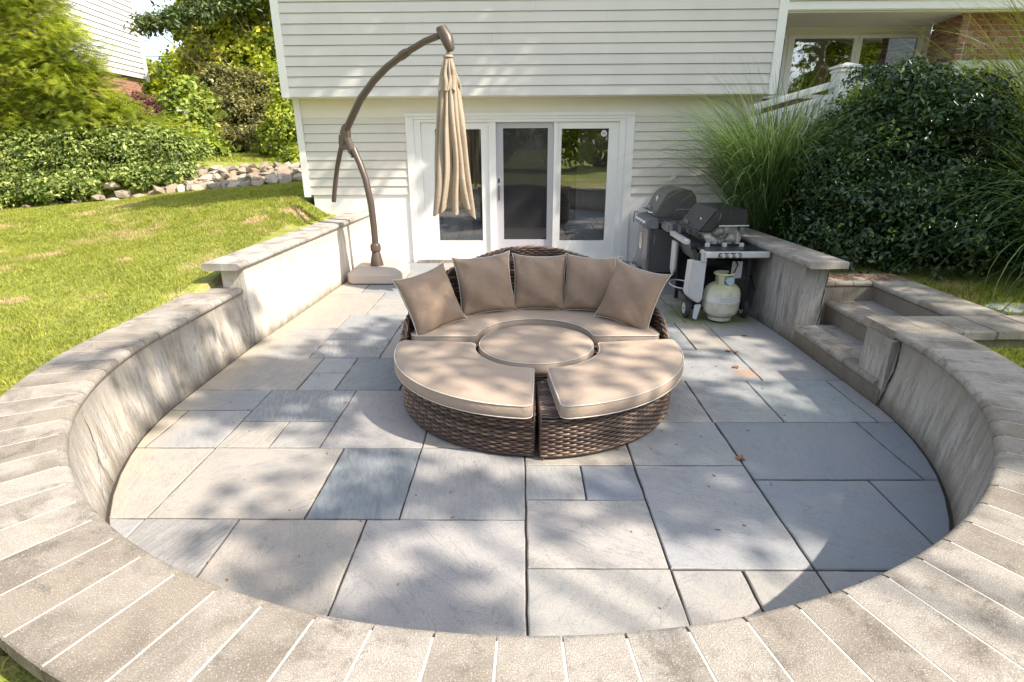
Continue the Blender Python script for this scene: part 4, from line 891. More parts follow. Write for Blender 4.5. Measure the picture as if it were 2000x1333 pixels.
strands(mb, ap, .022, .86, hfun=hb); strands(mb, ap2, .25, .86, hfun=hb, normal=-1)
mb.build('wicker_back', 'wick', BS, smooth=True, recalc=False)
c = MB(); ang = np.linspace(R(-2), R(182), 60)
c.grid([[(bx+.975*math.cos(a), by+.975*math.sin(a), .03) for a in ang], [(bx+.975*math.cos(a), by+.975*math.sin(a), hb(a)-.012) for a in ang], [(bx+.958*math.cos(a), by+.958*math.sin(a), hb(a)-.012) for a in ang], [(bx+.958*math.cos(a), by+.958*math.sin(a), .03) for a in ang]])
c.build('frame_core', 'wickin', BS)
mb = MB()   # braided top rim
ang = np.linspace(R(-2), R(182), 260)
for k in range(3):
    pts = [(bx+(.968+.014*math.cos(a*46+k*2*PI/3))*math.cos(a), by+(.968+.014*math.cos(a*46+k*2*PI/3))*math.sin(a), hb(a)+.004+.012*math.sin(a*46+k*2*PI/3)) for a in ang]
    mb.tube(pts, .010, 6, tint=(.75, .45, .6)[k])
for a in (R(-2), R(182)): mb.tube([(bx+.968*math.cos(a), by+.968*math.sin(a), .02), (bx+.968*math.cos(a), by+.968*math.sin(a), hb(a))], .016, 8, tint=.4)
mb.build('braided_rim', 'wick', BS, smooth=True, recalc=False)

def pillow(label, loc, rz, tilt, roll, w=.235, h=.235, seed=0):
    g = random.Random(seed); n = 22; th = .100; ph = [g.uniform(0, 6) for _ in range(6)]
    def S(u, v, sgn):
        pin = 1-.085*(1-v*v); pv = 1-.085*(1-u*u); ear = 1+.05*(abs(u*v))**6
        x = w*u*pin*ear; z = h*v*pv*ear; e = max(0, (1-u**2)*(1-v**2)); t = th*e**.40
        wr = .010*math.sin(9*u+ph[0]+3*v*v)*math.sin(2*v+ph[1])*(abs(u)+abs(v))*.6+.008*math.sin(16*(u*u+v)+ph[2])*abs(u)**2*abs(1-abs(u))**.5*3+.007*math.sin(15*v+7*u+ph[3])*(abs(v)**3)+.008*math.sin(4*u+5*v+ph[4])
        y = sgn*(t+wr*min(1, e*5)); z -= .012*(1-v)*(1-v)*.25
        return (x, y, z)
    ks = [-math.cos(PI*i/n) for i in range(n+1)]; ks = [.5*k+.5*(-1+2*i/n) for i, k in enumerate(ks)]
    th_ = thing('throw_pillow', label, 'pillow', loc, rz, 'tan throw pillows on the daybed'); mb = MB()
    for sgn in (1, -1): mb.grid([[S(u, v, sgn) for u in ks] for v in ks])
    o = mb.build('pillow_cover', 'pill', th_); b = bmesh.new(); b.from_mesh(o.data); bmesh.ops.remove_doubles(b, verts=b.verts, dist=.0006); bmesh.ops.recalc_face_normals(b, faces=b.faces); b.to_mesh(o.data); b.free(); o.data.shade_smooth()
    loop = [S(u, -1, 1) for u in ks]+[S(1, v, 1) for v in ks[1:]]+[S(u, 1, 1) for u in reversed(ks[:-1])]+[S(-1, v, 1) for v in reversed(ks[1:-1])]
    q = MB().tube([(x*1.008, 0, z*1.008) for x, y, z in loop], .0036, 6, closed=True).build('piping', 'pipe', th_, smooth=True)
    rot = Euler((0, 0, rz)).to_matrix().to_4x4() @ Matrix.Rotation(tilt, 4, 'X') @ Matrix.Rotation(roll, 4, 'Y')
    th_.rotation_euler = rot.to_euler()
    return th_
# local -y is the front of a pillow
pillow('leftmost tan pillow on the daybed, tipped over on its corner', (-.68, 4.19, .575), R(40), R(-24), R(-9), .225, .225, 1)
pillow('second tan pillow from the left, standing against the high wicker back', (-.285, 4.57, .605), R(17), R(-20), R(-3), .235, .235, 2)
pillow('middle tan pillow under the top of the arched back', (.165, 4.66, .600), R(0), R(-20), R(1), .222, .225, 3)
pillow('fourth tan pillow from the left, just right of the middle one', (.585, 4.60, .600), R(-14), R(-20), R(1), .222, .225, 4)
pillow('rightmost tan pillow, turned inwards with a crumpled upper corner', (.86, 4.27, .585), R(-36), R(-22), R(9), .225, .225, 5)

# ================================================================== CANTILEVER PARASOL
um = thing('cantilever_parasol', 'closed beige cantilever parasol on a curved bronze pole with heavy taupe base', 'parasol', (-1.88, 7.4, 0))
def U(mb, name, mat, **k): o = mb.build(name, mat, None, **k); o.parent = um; o.matrix_parent_inverse = Matrix.Translation((1.88, -7.4, 0)); return o
oc = [(-2.20, 7.10), (-2.13, 7.01), (-1.62, 7.01), (-1.50, 7.18), (-1.50, 7.66), (-1.66, 7.86), (-2.06, 7.86), (-2.20, 7.70)]
cx_, cy_ = -1.86, 7.43; sc = lambda k: [(cx_+(x-cx_)*k, cy_+(y-cy_)*k) for x, y in oc]
mb = MB(); n = 8; lv = [(1.0, .012), (1.0, .118), (.985, .132), (.80, .178), (.6, .184)]
mb.v = [(x, y, z) for k, z in lv for x, y in sc(k)]; mb.f = [(i*n+j, i*n+(j+1) % n, (i+1)*n+(j+1) % n, (i+1)*n+j) for i in range(len(lv)-1) for j in range(n)]+[tuple(range(7, -1, -1)), tuple(range(32, 40))]
U(mb, 'weighted_base', 'ubase', bevel=.008)
U(MB().lathe([(.088, .183), (.085, .20), (.054, .352), (.050, .36), (.066, .375), (.068, .44), (.055, .465), (.044, .47)], 20, (-1.87, 7.345, 0)), 'base_sleeve', 'pole', smooth='auto')
low = [(-1.87, 7.345, .46), (-1.868, 7.343, .64), (-1.881, 7.352, .959), (-1.933, 7.388, 1.269), (-1.999, 7.435, 1.451), (-2.075, 7.487, 1.62)]
U(MB().tube(low, [.042, .042, .041, .041, .041, .043], 14), 'lower_pole', 'pole', smooth='auto')
arc = [(-2.156, 7.544, 1.862), (-2.051, 7.471, 2.002), (-1.906, 7.369, 2.191), (-1.694, 7.221, 2.378), (-1.498, 7.083, 2.505), (-1.243, 6.905, 2.625), (-1.003, 6.737, 2.711), (-.83, 6.615, 2.745)]
U(MB().tube(arc, [.044, .044, .043, .041, .039, .036, .034, .033], 14), 'arm', 'pole', smooth='auto')
U(MB().tube([(-1.33, 6.965, 2.585), (-1.30, 6.945, 2.60), (-1.25, 6.91, 2.622), (-1.22, 6.888, 2.632)], [.040, .047, .047, .040], 14), 'arm_collar', 'pole', smooth='auto')
U(MB().tube([(-2.487, 7.776, .955), (-2.452, 7.75, 1.10), (-2.412, 7.723, 1.25), (-2.36, 7.686, 1.42), (-2.301, 7.645, 1.57), (-2.24, 7.60, 1.70)], [.030, .031, .031, .031, .032, .034], 12), 'crank_handle', 'pole', smooth='auto')
hub = MB(); d1 = Vector((1, -.7, 0)).normalized(); nn = Vector((.573, .819, 0)); cen = Vector((-2.18, 7.562, 0)); outl = [(-.09, 1.60), (-.115, 1.70), (-.10, 1.78), (-.02, 1.90), (.05, 1.93), (.065, 1.86), (.06, 1.76), (.12, 1.62), (.14, 1.52), (.09, 1.52), (.03, 1.62), (-.04, 1.62)]
vs = [cen+d1*u+Vector((0, 0, z))+nn*s*.042 for s in (-1, 1) for u, z in outl]; n = len(outl)
hub.add(vs, [tuple(range(n-1, -1, -1)), tuple(range(n, 2*n))]+[(i, (i+1) % n, n+(i+1) % n, n+i) for i in range(n)]); U(hub, 'tilt_hub', 'pole', bevel=.012)
for u, z in ((-.045, 1.80), (-.02, 1.70), (.10, 1.56), (.118, 1.545)):
    q = cen+d1*u-nn*.045; U(MB().tube([q+Vector((0, 0, z)), q-nn*.008+Vector((0, 0, z))], .011 if z != 1.70 else .03, 12), 'hub_bolt', 'steel' if z != 1.70 else 'pole')
U(MB().tube([(-.845, 6.63, 2.80), (-.80, 6.595, 2.79), (-.745, 6.555, 2.70), (-.715, 6.53, 2.61), (-.71, 6.53, 2.585)], [.03, .062, .064, .048, .03], 14), 'arm_head', 'pole', smooth='auto')
ux, uy = -.745, 6.56
U(MB().lathe([(.012, 2.60), (.02, 2.565), (.05, 2.555), (.055, 2.535), (.05, 2.53)], 20, (ux, uy, 0)), 'canopy_finial', 'canopy', smooth='auto')
def folds(rf, z0, z1, nz, n=240, lobes=16, amp=.32, seed=2, hem=.05, dx=0.):
    """furled cloth: uneven folds whose edges wander, sag and gape towards the hem"""
    g = random.Random(seed); cuts = sorted((k+g.uniform(-.33, .33))/lobes for k in range(lobes)); pa = [g.uniform(.25, 1.5) for _ in range(lobes)]; tw = [g.uniform(-.5, .5) for _ in range(lobes)]; dl = [g.uniform(-1, 1) for _ in range(lobes)]; rows = []
    for k in range(nz+1):
        f = k/nz; z = z0+(z1-z0)*f; row = []
        for i in range(n+1):
            q = ((i % n)/n-cuts[0]) % 1.; j = max(a for a in range(lobes) if cuts[a]-cuts[0] <= q+1e-9); a0 = cuts[j]-cuts[0]; a1 = (cuts[j+1]-cuts[0]) if j+1 < lobes else 1.
            fr = (q-a0)/(a1-a0); s = math.sin(PI*fr**(1+.5*tw[j]))**.6; grow = min(1, .3+f*1.1)
            r = rf(f)*(1-amp*(1-s)*grow)*(1+.10*pa[j]*s*f-.05+.05*math.sin(7*f+j*2.1))
            t = 2*PI*(q+cuts[0])+.22*math.sin(f*2.6+tw[j]*5)*f+.10*math.sin(f*9+j)*f
            zz = z-hem*(f**5)*(s*(.5+.6*pa[j])-.4+.35*dl[j])
            row.append((ux+dx*f+r*math.cos(t), uy+r*math.sin(t), zz))
        rows.append(row)
    return MB().grid(rows)
U(folds(lambda f: .036+.095*f**.9, 2.545, 2.25, 10, lobes=11, amp=.5, seed=5, hem=.06), 'canopy_vent', 'canopy', smooth=True, recalc=False)
U(folds(lambda f: .092+.150*f**.8, 2.36, 1.02, 26, lobes=12, amp=.55, seed=8, hem=.12, dx=-.0), 'canopy', 'canopy', smooth=True, recalc=False)
U(MB().tube([(ux, uy, 2.54), (ux, uy, 1.15)], .02, 8), 'canopy_mast', 'pole')
for k in range(8):
    t = 2*PI*k/8+.2; U(MB().tube([(ux+.05*math.cos(t), uy+.05*math.sin(t), 2.4), (ux+.15*math.cos(t), uy+.15*math.sin(t), 1.1)], .007, 6), 'rib', 'gmatte')

# ================================================================== GRILLS
def G(th, mb, name, mat, **k): return mb.build(name, mat, th, **k)
g1 = thing('gas_grill', 'black gas grill with soot stained base, white side panels and three knobs, nearer the steps', 'grill', (0, 0, 0))
# hooded lid: profile in x-z, run along y
lid = [(1.79, .835), (1.955, 1.055), (2.26, 1.055), (2.275, .905), (1.985, .900), (1.93, .835)]
G(g1, MB().prism(lid, 5.78, 6.50, 'Y'), 'lid', 'gblack', bevel=.012)
G(g1, MB().prism([(1.83, .832), (1.93, .832), (1.982, .896), (2.262, .898), (2.22, .71), (1.90, .71)], 5.80, 6.48, 'Y'), 'firebox', 'gstain', bevel=.006)
G(g1, MB().prism([(1.99, .893), (2.285, .898), (2.285, .906), (1.99, .905)], 5.765, 5.782, 'Y'), 'lid_rim', 'gwhite')
G(g1, MB().lathe([(.022, 0), (.022, .008)], 12, (1.862, 6.0, .935), 'X'), 'thermometer', 'chrome')
G(g1, MB().box(1.800, 1.806, 6.22, 6.34, .862, .895), 'badge', 'steel')
G(g1, MB().tube([(1.76, 5.88, .845), (1.73, 5.88, .85), (1.73, 6.40, .85), (1.76, 6.40, .845)], .012, 8), 'lid_handle', 'gmatte')
G(g1, MB().box(1.74, 2.30, 5.80, 6.48, .66, .712), 'cook_frame', 'gblack', bevel=.006)
G(g1, MB().box(1.685, 1.74, 5.84, 6.46, .70, .752), 'front_shelf', 'gwhite', bevel=.008)
G(g1, MB().prism([(1.745, .66), (1.80, .66), (1.84, .56), (1.80, .54)], 5.82, 6.40, 'Y'), 'drip_skirt', 'ggrey')
G(g1, MB().box(1.79, 2.38, 5.455, 5.80, .672, .697), 'side_shelf', 'gblack', bevel=.004)
G(g1, MB().box(1.775, 2.395, 5.438, 5.462, .640, .702), 'shelf_fascia', 'gwhite', bevel=.008)
G(g1, MB().box(1.765, 1.80, 5.44, 5.60, .585, .700), 'shelf_corner', 'gwhite', bevel=.014)
G(g1, MB().box(1.90, 2.12, 5.428, 5.44, .645, .690), 'control_panel', 'steel', bevel=.008)
for x in (1.94, 2.005, 2.07): G(g1, MB().lathe([(.018, -.026), (.020, -.004), (.021, 0)], 14, (x, 5.430, .667), 'Y').box(x-.003, x+.003, 5.398, 5.405, .655, .682), 'knob', 'gwhite', smooth='auto')
for x in (1.88, 2.05, 2.22): G(g1, MB().box(x-.022, x+.022, 5.72, 5.75, .697, .735), 'shelf_bracket', 'gwhite', bevel=.004)
def panel(x, y0, y1, z0, z1):
    c = .055; return [(y0, z1), (y1, z1), (y1, z0+c), (y1-c*1.0, z0), (y0+.0, z0+c*1.2)]
G(g1, MB().add([(1.685, 5.50, .60), (1.81, 5.46, .60), (1.80, 5.445, .235), (1.77, 5.45, .185), (1.665, 5.51, .245), (1.665, 5.64, .60), (1.65, 5.64, .26), (1.71, 5.56, .19)],
   [(0, 1, 2, 3, 4), (5, 0, 4, 6), (4, 3, 7, 6), (1, 5, 6, 7, 3, 2), (0, 5, 1)]), 'side_panel', 'gwhite', bevel=.01)
G(g1, MB().prism([(6.22, .66), (6.40, .66), (6.40, .34), (6.30, .27), (6.22, .36)], 1.70, 1.725, 'X'), 'side_panel', 'gwhite', bevel=.006)
for x, y in ((1.76, 5.56), (2.25, 5.56), (1.79, 6.36), (2.25, 6.40)): G(g1, MB().box(x-.018, x+.018, y-.018, y+.018, .03 if y > 6 else .10, .67), 'leg', 'gmatte', bevel=.003)
for y in (6.36, 6.40): G(g1, MB().lathe([(.022, 0), (.024, .03), (.014, .045)], 10, (1.79 if y == 6.36 else 2.25, y, 0)), 'foot_caster', 'gmatte')
G(g1, MB().box(1.78, 2.23, 6.36, 6.375, .10, .64), 'back_panel', 'gmatte')
G(g1, MB().box(2.24, 2.255, 5.58, 6.38, .08, .64), 'back_panel', 'gmatte')
G(g1, MB().bar((1.78, 5.56, .12), (1.80, 6.36, .12), .02, .02).bar((2.25, 5.56, .12), (2.25, 6.40, .12), .02, .02).bar((1.78, 5.9, .12), (2.25, 5.9, .12), .02, .012).bar((1.78, 6.1, .12), (2.25, 6.1, .12), .02, .012).bar((1.79, 6.36, .12), (1.79, 5.9, .24), .012, .012), 'bottom_rack', 'gmatte')
G(g1, MB().tube([(1.60+.11*math.cos(t)+.12, 5.98+.20*math.sin(t), .255) for t in np.linspace(0, 2*PI, 33)[:-1]], .007, 8, closed=True), 'tool_hoop', 'gwhite', smooth=True)
G(g1, MB().add([(1.74, 5.50, .16), (1.80, 5.47, .17), (1.755, 5.44, .02), (1.72, 5.46, .03), (1.745, 5.52, .16), (1.805, 5.49, .17), (1.76, 5.46, .02), (1.725, 5.48, .03)], [(0, 1, 2, 3), (4, 7, 6, 5), (0, 4, 5, 1), (1, 5, 6, 2), (2, 6, 7, 3), (3, 7, 4, 0)]), 'axle_guard', 'gwhite', bevel=.006)
G(g1, MB().tube([(1.66, 5.60, .10), (2.30, 5.60, .10)], .009, 8), 'axle', 'gmatte')
for x in (1.665, 2.245):
    w = G(g1, MB().lathe([(.052, .0), (.088, .0), (.098, .010), (.098, .038), (.088, .048), (.052, .048)], 28, (x, 5.60, .10), 'X'), 'wheel', 'rubber', smooth='auto')
    h = MB(); h.lathe([(.046, -.002), (.056, -.003), (.060, .004), (.050, .012)], 28, (x, 5.60, .10), 'X')
    for k in range(6): a = k*PI/3; h.bar((x+.012, 5.60, .10), (x+.012, 5.60+.05*math.cos(a), .10+.05*math.sin(a)), .012, .008, up=(1, 0, 0))
    q = h.build('wheel_hub', 'gwhite', None); q.parent = w
G(g1, MB().tube([(2.30, 5.70, .50), (2.33, 5.52, .30), (2.20, 5.40, .46), (2.08, 5.42, .44)], .006, 8), 'regulator_hose', 'gmatte', smooth=True)
g1h = G(g1, MB().tube([(2.12, 5.62, .62), (2.14, 5.55, .55), (2.10, 5.52, .48), (2.05, 5.5, .43)], .007, 8), 'gas_hose', 'gmatte', smooth=True)
G(g1, MB().box(2.10, 2.20, 5.58, 5.60, .40, .58), 'tank_hook', 'gwhite', bevel=.004)
# scratches and clutter under the frame
G(g1, MB().bar((1.85, 5.7, .62), (2.2, 5.9, .52), .02, .02).bar((1.9, 5.6, .60), (2.15, 5.7, .50), .012, .012).box(1.9, 2.2, 5.75, 6.3, .5, .56), 'burner_tubes', 'gmatte')

tk = thing('propane_tank', 'old white propane tank with green mould hanging on the near grill', 'gas tank', (2.0, 5.50, .02))
pf = [(.095, .0), (.10, .0), (.10, .03), (.088, .032), (.118, .045), (.142, .07), (.153, .11), (.154, .175), (.1555, .178), (.1555, .186), (.154, .19), (.153, .25), (.142, .29), (.118, .318), (.08, .338), (.03, .345)]
pf = [(r*1.12, z*1.08) for r, z in pf]; MB().lathe(pf, 36).build('tank_body', 'tank', tk, smooth='auto')
mb = MB()
for a0, a1 in ((.9, 2.2), (3.85, 4.45), (5.3, 5.75)):
    an = np.linspace(a0, a1, 8); r = .095
    mb.grid([[(r*math.cos(a), r*math.sin(a), .335) for a in an], [(r*math.cos(a), r*math.sin(a), .455) for a in an], [((r-.008)*math.cos(a), (r-.008)*math.sin(a), .455) for a in an], [((r-.008)*math.cos(a), (r-.008)*math.sin(a), .335) for a in an]])
mb.tube([(.092*math.cos(a), .092*math.sin(a), .46) for a in np.linspace(.8, 5.9, 29)], .010, 6)
mb.build('collar', 'tank', tk, smooth='auto')
MB().lathe([(.022, .36), (.022, .40), (.014, .41), (.014, .43)], 12).build('valve', 'steel', tk)
MB().tube([(.02, -.045, .40), (.035, -.10, .40)], [.036, .040], 16).build('regulator', 'teal', tk, smooth='auto')
an = np.linspace(-2.15, -.95, 14); MB().grid([[(.1738*math.cos(a), .1738*math.sin(a), z) for a in an] for z in (.205, .265)]).build('paper_label', 'label', tk)
mb = MB()
for z, e in ((.212, -1.2), (.224, -1.05), (.236, -1.3), (.248, -1.1)):
    mb.grid([[(.1746*math.cos(a), .1746*math.sin(a), zz) for a in np.linspace(-2.0, e, 12)] for zz in (z, z+.0025)])
mb.build('label_print', plain('grey_print', (.25, .25, .27), .7), tk)

g2 = thing('gas_grill', 'larger grey gas grill with rounded hood and four chrome knobs, against the house wall', 'grill', (0, 0, 0))
def hood(k): return [(1.70, .80), (1.715, .86), (1.775, .99), (1.83, 1.075), (1.89, 1.115), (2.00, 1.135), (2.12, 1.115), (2.17, 1.06), (2.19, .97), (2.19, .90), (1.96, .90), (1.93, .885), (1.90, .83), (1.88, .80)]
G(g2, MB().prism(hood(0), 7.24, 7.27, 'Y'), 'lid_end', 'ggrey', bevel=.006)
G(g2, MB().prism(hood(0), 7.86, 7.89, 'Y'), 'lid_end', 'ggrey', bevel=.006)
G(g2, MB().prism([(1.69, .81), (1.71, .865), (1.77, .992), (1.825, 1.08), (1.89, 1.12), (2.0, 1.14), (2.12, 1.12), (2.175, 1.06), (2.19, .97), (2.19, .91), (1.9, .91), (1.86, .81)], 7.272, 7.858, 'Y'), 'lid', 'ggrey', bevel=.004)
G(g2, MB().box(1.72, 2.18, 7.25, 7.88, .74, .805), 'firebox', 'ggrey', bevel=.008)
G(g2, MB().prism([(1.884, .795), (1.905, .828), (1.936, .880), (1.965, .895), (2.185, .895), (2.185, .79)], 7.235, 7.249, 'Y'), 'firebox_end', 'ggrey', bevel=.003)
G(g2, MB().lathe([(.04, -.012), (.044, 0)], 20, (1.772, 7.55, 1.0), 'X'), 'thermometer', 'chrome', smooth='auto')
G(g2, MB().box(1.700, 1.708, 7.62, 7.74, .862, .90), 'badge', 'steel')
G(g2, MB().tube([(1.70, 7.32, .845), (1.645, 7.32, .85), (1.64, 7.56, .85), (1.645, 7.82, .85), (1.70, 7.82, .845)], .012, 10), 'lid_handle', 'chrome', smooth=True)
G(g2, MB().prism([(1.56, .70), (1.60, .775), (1.72, .80), (1.74, .66), (1.60, .655)], 7.20, 7.90, 'Y'), 'control_panel', 'gplastic', bevel=.012)
for k in range(4): G(g2, MB().lathe([(.026, -.03), (.03, -.004), (.034, 0)], 14, (1.578, 7.32+k*.145, .728), 'X'), 'knob', 'chrome', smooth='auto')
mb = MB(); an = [(1.76, 7.20), (1.76, 6.98), (1.80, 6.93), (2.16, 6.93), (2.20, 6.98), (2.20, 7.20)]; mb.prism(an, .66, .765)
G(g2, mb, 'side_shelf', 'gplastic', bevel=.02, smooth='auto')
for k in range(4): G(g2, MB().lathe([(.028, 0), (.032, .05), (.03, .10)], 14, (1.83+k*.1, 6.935, .66)), 'shelf_flute', 'gplastic', smooth='auto')
G(g2, MB().box(1.64, 2.16, 7.26, 7.88, .08, .655), 'cabinet', 'gmatte', bevel=.006)
for a, b in ((7.27, 7.565), (7.575, 7.87)): 
    d_ = G(g2, MB().box(1.618, 1.638, a, b, .10, .645), 'cabinet_door', 'steel', bevel=.006)
    q = MB().tube([(1.60, a+.03 if a > 7.5 else b-.03, .36), (1.60, a+.03 if a > 7.5 else b-.03, .58)], .007, 8).build('door_handle', 'chrome', None); q.parent = d_
G(g2, MB().box(1.645, 2.15, 7.252, 7.26, .10, .65), 'side_panel', 'ggrey', bevel=.002)
G(g2, MB().box(1.618, 1.65, 7.240, 7.262, .10, .65), 'corner_post', 'steel', bevel=.004)
for k in range(4): G(g2, MB().box(1.70, 1.706, 7.247, 7.2515, .46+k*.03, .475+k*.03), 'vent_slot', 'gwhite')
for x in (1.68, 2.12):
    for y in (7.30, 7.84): G(g2, MB().lathe([(.035, -.015), (.035, .015)], 16, (x, y, .036), 'X'), 'wheel', 'rubber', smooth='auto')
G(g2, MB().tube([(1.60, 7.86, .79), (1.56, 7.88, .80), (1.545, 7.86, .74), (1.55, 7.86, .66)], .006, 6), 'tool_hook', 'gmatte', smooth=True)
G(g2, MB().tube([(1.63, 7.92, .04), (1.6, 8.1, .02), (1.62, 8.25, .03), (1.70, 8.36, .10), (1.72, 8.40, .22)], .010, 8), 'gas_hose', 'cream', smooth=True)

# ================================================================== VEGETATION, RIGHT
g = np.random.default_rng(5)
th = thing('evergreen_shrub', 'large dark glossy leaved shrub mass behind the garden steps', 'shrub', (4.3, 6.3, .45))
def V(o, par):   # foliage built in world space under a plant's Empty
    o.parent = par; o.matrix_parent_inverse = Matrix.Translation(-Vector(par.location)); return part(o)
lob = [(3.55, 6.35, 1.15, .68, .7, .85), (4.2, 6.4, 1.38, .85, .75, .92), (4.85, 6.5, 1.2, .75, .7, .78), (3.7, 6.6, 1.3, .7, .6, .8), (3.45, 5.85, .82, .5, .45, .48), (4.1, 5.75, .85, .65, .5, .52), (4.9, 5.85, .85, .8, .5, .6), (3.2, 6.0, .75, .35, .4, .35), (3.9, 6.3, 1.9, .5, .5, .42), (4.45, 6.4, 1.95, .45, .5, .35)]
for k in range(46):   # side branches break the outline
    a, b, c, d, e, f = lob[g.integers(10)]; u = unit(g.normal(0, 1, (1, 3)))[0]; u[2] = abs(u[2]); s_ = g.uniform(.13, .27)
    if k % 2: u[1] = -abs(u[1])
    lob.append((a+u[0]*d*.98, b+u[1]*e*.98, c+u[2]*f*.98, s_, s_, s_*.8))
C, P, N, tn = clumps(g, lob, 6200, 12, .058, .3)
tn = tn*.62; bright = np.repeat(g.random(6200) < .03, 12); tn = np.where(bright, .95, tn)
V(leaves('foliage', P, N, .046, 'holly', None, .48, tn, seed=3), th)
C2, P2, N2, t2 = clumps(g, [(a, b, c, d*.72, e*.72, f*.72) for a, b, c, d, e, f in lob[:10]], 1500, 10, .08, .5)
V(leaves('inner_foliage', P2, N2, .055, 'holly', None, .5, t2*.3, seed=4), th)  # inner leaves darker: shade inside the shrub put into their tint
mb = MB(); twigs(mb, (4.2, 6.4, .45), C, g, 30, .008, .022); twigs(mb, (5.2, 6.5, .45), C, g, 20, .008, .022); o = mb.build('stem', 'stem', None); V(o, th)
# young upright shoots out of the top
sh = []; 
for k in range(46):
    x = g.uniform(3.3, 4.9); y = g.uniform(6.1, 6.6); z0 = 2.0+.25*math.sin((x-3.2)*1.6); 
    if k < 3: x, y, z0 = 4.33+k*.05, 6.2, 2.25
    h_ = g.uniform(.08, .22) if k > 2 else .34
    for q in range(14): sh.append((x+g.normal(0, .02), y+g.normal(0, .02), z0+h_*q/13+g.normal(0, .01)))
sh = np.array(sh); V(leaves('young_shoots', sh, g.normal(0, 1, sh.shape)+np.array([0, -.5, .6]), .05, 'sharon', None, .4, None, seed=6), th)

def reed(name, label, base, n, Lr, spread, seed, mat='mis', w=.009, bias=(0, 0), r0=.28, drop=1., group=None):
    g = np.random.default_rng(seed); k = 12; t = np.linspace(0, 1, k)[None, :, None]
    a = g.uniform(0, 2*PI, n); dirh = np.stack([np.cos(a)+bias[0], np.sin(a)+bias[1], np.zeros(n)], 1); dirh /= np.linalg.norm(dirh, axis=1, keepdims=True)
    inc = np.abs(g.normal(0, spread, n))+.06; L = Lr*g.uniform(.55, 1.08, n); rr_ = r0*np.sqrt(g.random(n))
    B = np.array(base)+np.stack([rr_*np.cos(a+g.normal(0, .5, n)), rr_*np.sin(a+g.normal(0, .5, n)), np.zeros(n)], 1)
    up = np.array([0, 0, 1.]); d0 = dirh*np.sin(inc)[:, None]+up*np.cos(inc)[:, None]
    cur = drop*(.55+g.uniform(0, 1.0, n))[:, None, None]; side = np.cross(dirh, up)*g.normal(0, .12, n)[:, None]
    th_ = cur*t**1.7*1.25
    pts = [B]; ang = inc[:, None]+(th_[:, :, 0]); ds = (L/(k-1))[:, None]
    hx = np.cumsum(np.sin(ang)*ds, 1); hz = np.cumsum(np.cos(ang)*ds, 1); hx[:, 0] = 0; hz[:, 0] = 0
    paths = B[:, None]+dirh[:, None]*hx[:, :, None]+up*hz[:, :, None]+side[:, None]*(t**2)*L[:, None, None]
    o = thing(name, label, 'ornamental grass', base, 0, group)
    m = ribbons('blades', paths, w, mat, None, np.clip(g.beta(2, 2, n), 0, 1), g); V(m, o)
    return o
reed('ornamental_grass', 'tall green fountain grass arching over the grills beside the house', (2.95, 6.95, .55), 3200, 1.95, .22, 31, w=.0085, r0=.24, drop=1.05)
reed('ornamental_grass', 'yellow green fountain grass high up in the right corner against the brick', (5.95, 6.2, .6), 2300, 2.75, .36, 32, 'misy', w=.011, bias=(-.6, -.15), r0=.35, drop=.8)
reed('ornamental_grass', 'blue green fountain grass trailing its blades down over the steps at the right edge', (5.15, 5.15, .42), 900, 1.95, .42, 33, 'mis', w=.013, bias=(-.4, -.3), r0=.22, drop=1.35)
mb = MB()
for k in range(22):
    a = g.uniform(-.9, .9); x0, y0 = 6.2+g.uniform(-.3, .4), 7.2+g.uniform(-.2, .2); mb.tube([(x0, y0, .8), (x0+a*.15, y0, 2.0), (x0+a*.6, y0-.1, 2.75+g.uniform(-.2, .3))], [.004, .003, .002], 4)
tag(part(mb.build('seed_stalk', plain('straw_stalk', (.42, .36, .22), .7), None)), 'bare straw coloured stalks rising from the yellow grass near the brick', 'grass stalks')

# ================================================================== VEGETATION, LEFT
def bush(name, label, cat, base, lobes, mat, nc, per, cr, size, aspect=.5, seed=1, inner=.35, stems=14, thick=.03, tmul=1., core=True, low=-.75):
    g = np.random.default_rng(seed); th = thing(name, label, cat, base); C, P, N, tn = clumps(g, lobes, nc, per, cr, inner, low)
    V(leaves('foliage', P, N, size, mat, None, aspect, np.clip(tn*tmul, 0, 1), seed=seed+1), th)
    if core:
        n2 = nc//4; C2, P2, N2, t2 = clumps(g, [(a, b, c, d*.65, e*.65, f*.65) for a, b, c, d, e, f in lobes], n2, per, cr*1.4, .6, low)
        V(leaves('inner_foliage', P2, N2, size*1.25, mat, None, aspect, t2*.4, seed=seed+2), th)  # inner leaves tinted darker to stand in for crown shade
    mb = MB(); twigs(mb, base, C, g, stems, .012, thick); V(mb.build('branch' if thick > .035 else 'stem', 'bark', None), th)
    return th
d2 = lambda L, dy: [(a, b, c, rx, dy, rz) for a, b, c, rx, rz in L]
IV = [(-10.25, 11.7, 1.24, .71, .61), (-9.49, 11.8, 1.33, .71, .61), (-8.72, 11.9, 1.42, .71, .56), (-7.96, 12.0, 1.41, .72, .51), (-7.34, 12.2, 1.50, .62, .5), (-7.06, 12.5, 1.39, .49, .38), (-10.46, 12.2, 1.72, .82, .41), (-9.33, 12.4, 1.81, .83, .42), (-8.26, 12.4, 1.75, .84, .42), (-9.5, 11.4, .87, .6, .28), (-8.5, 11.5, .95, .5, .27), (-9.95, 11.2, .76, .45, .22), (-7.43, 11.7, 1.08, .56, .24), (-8.9, 11.3, .85, .42, .2), (-6.75, 11.75, 1.1, .35, .2), (-10.7, 11.3, .8, .5, .3)]
bush('ground_cover_bank', 'bank of small leaved dark green creeping shrub along the far lawn edge', 'hedge', (-8.8, 12, .6), d2(IV, .55), 'ivy', 5200, 14, .085, .068, .55, 41, .25, 20, .02)
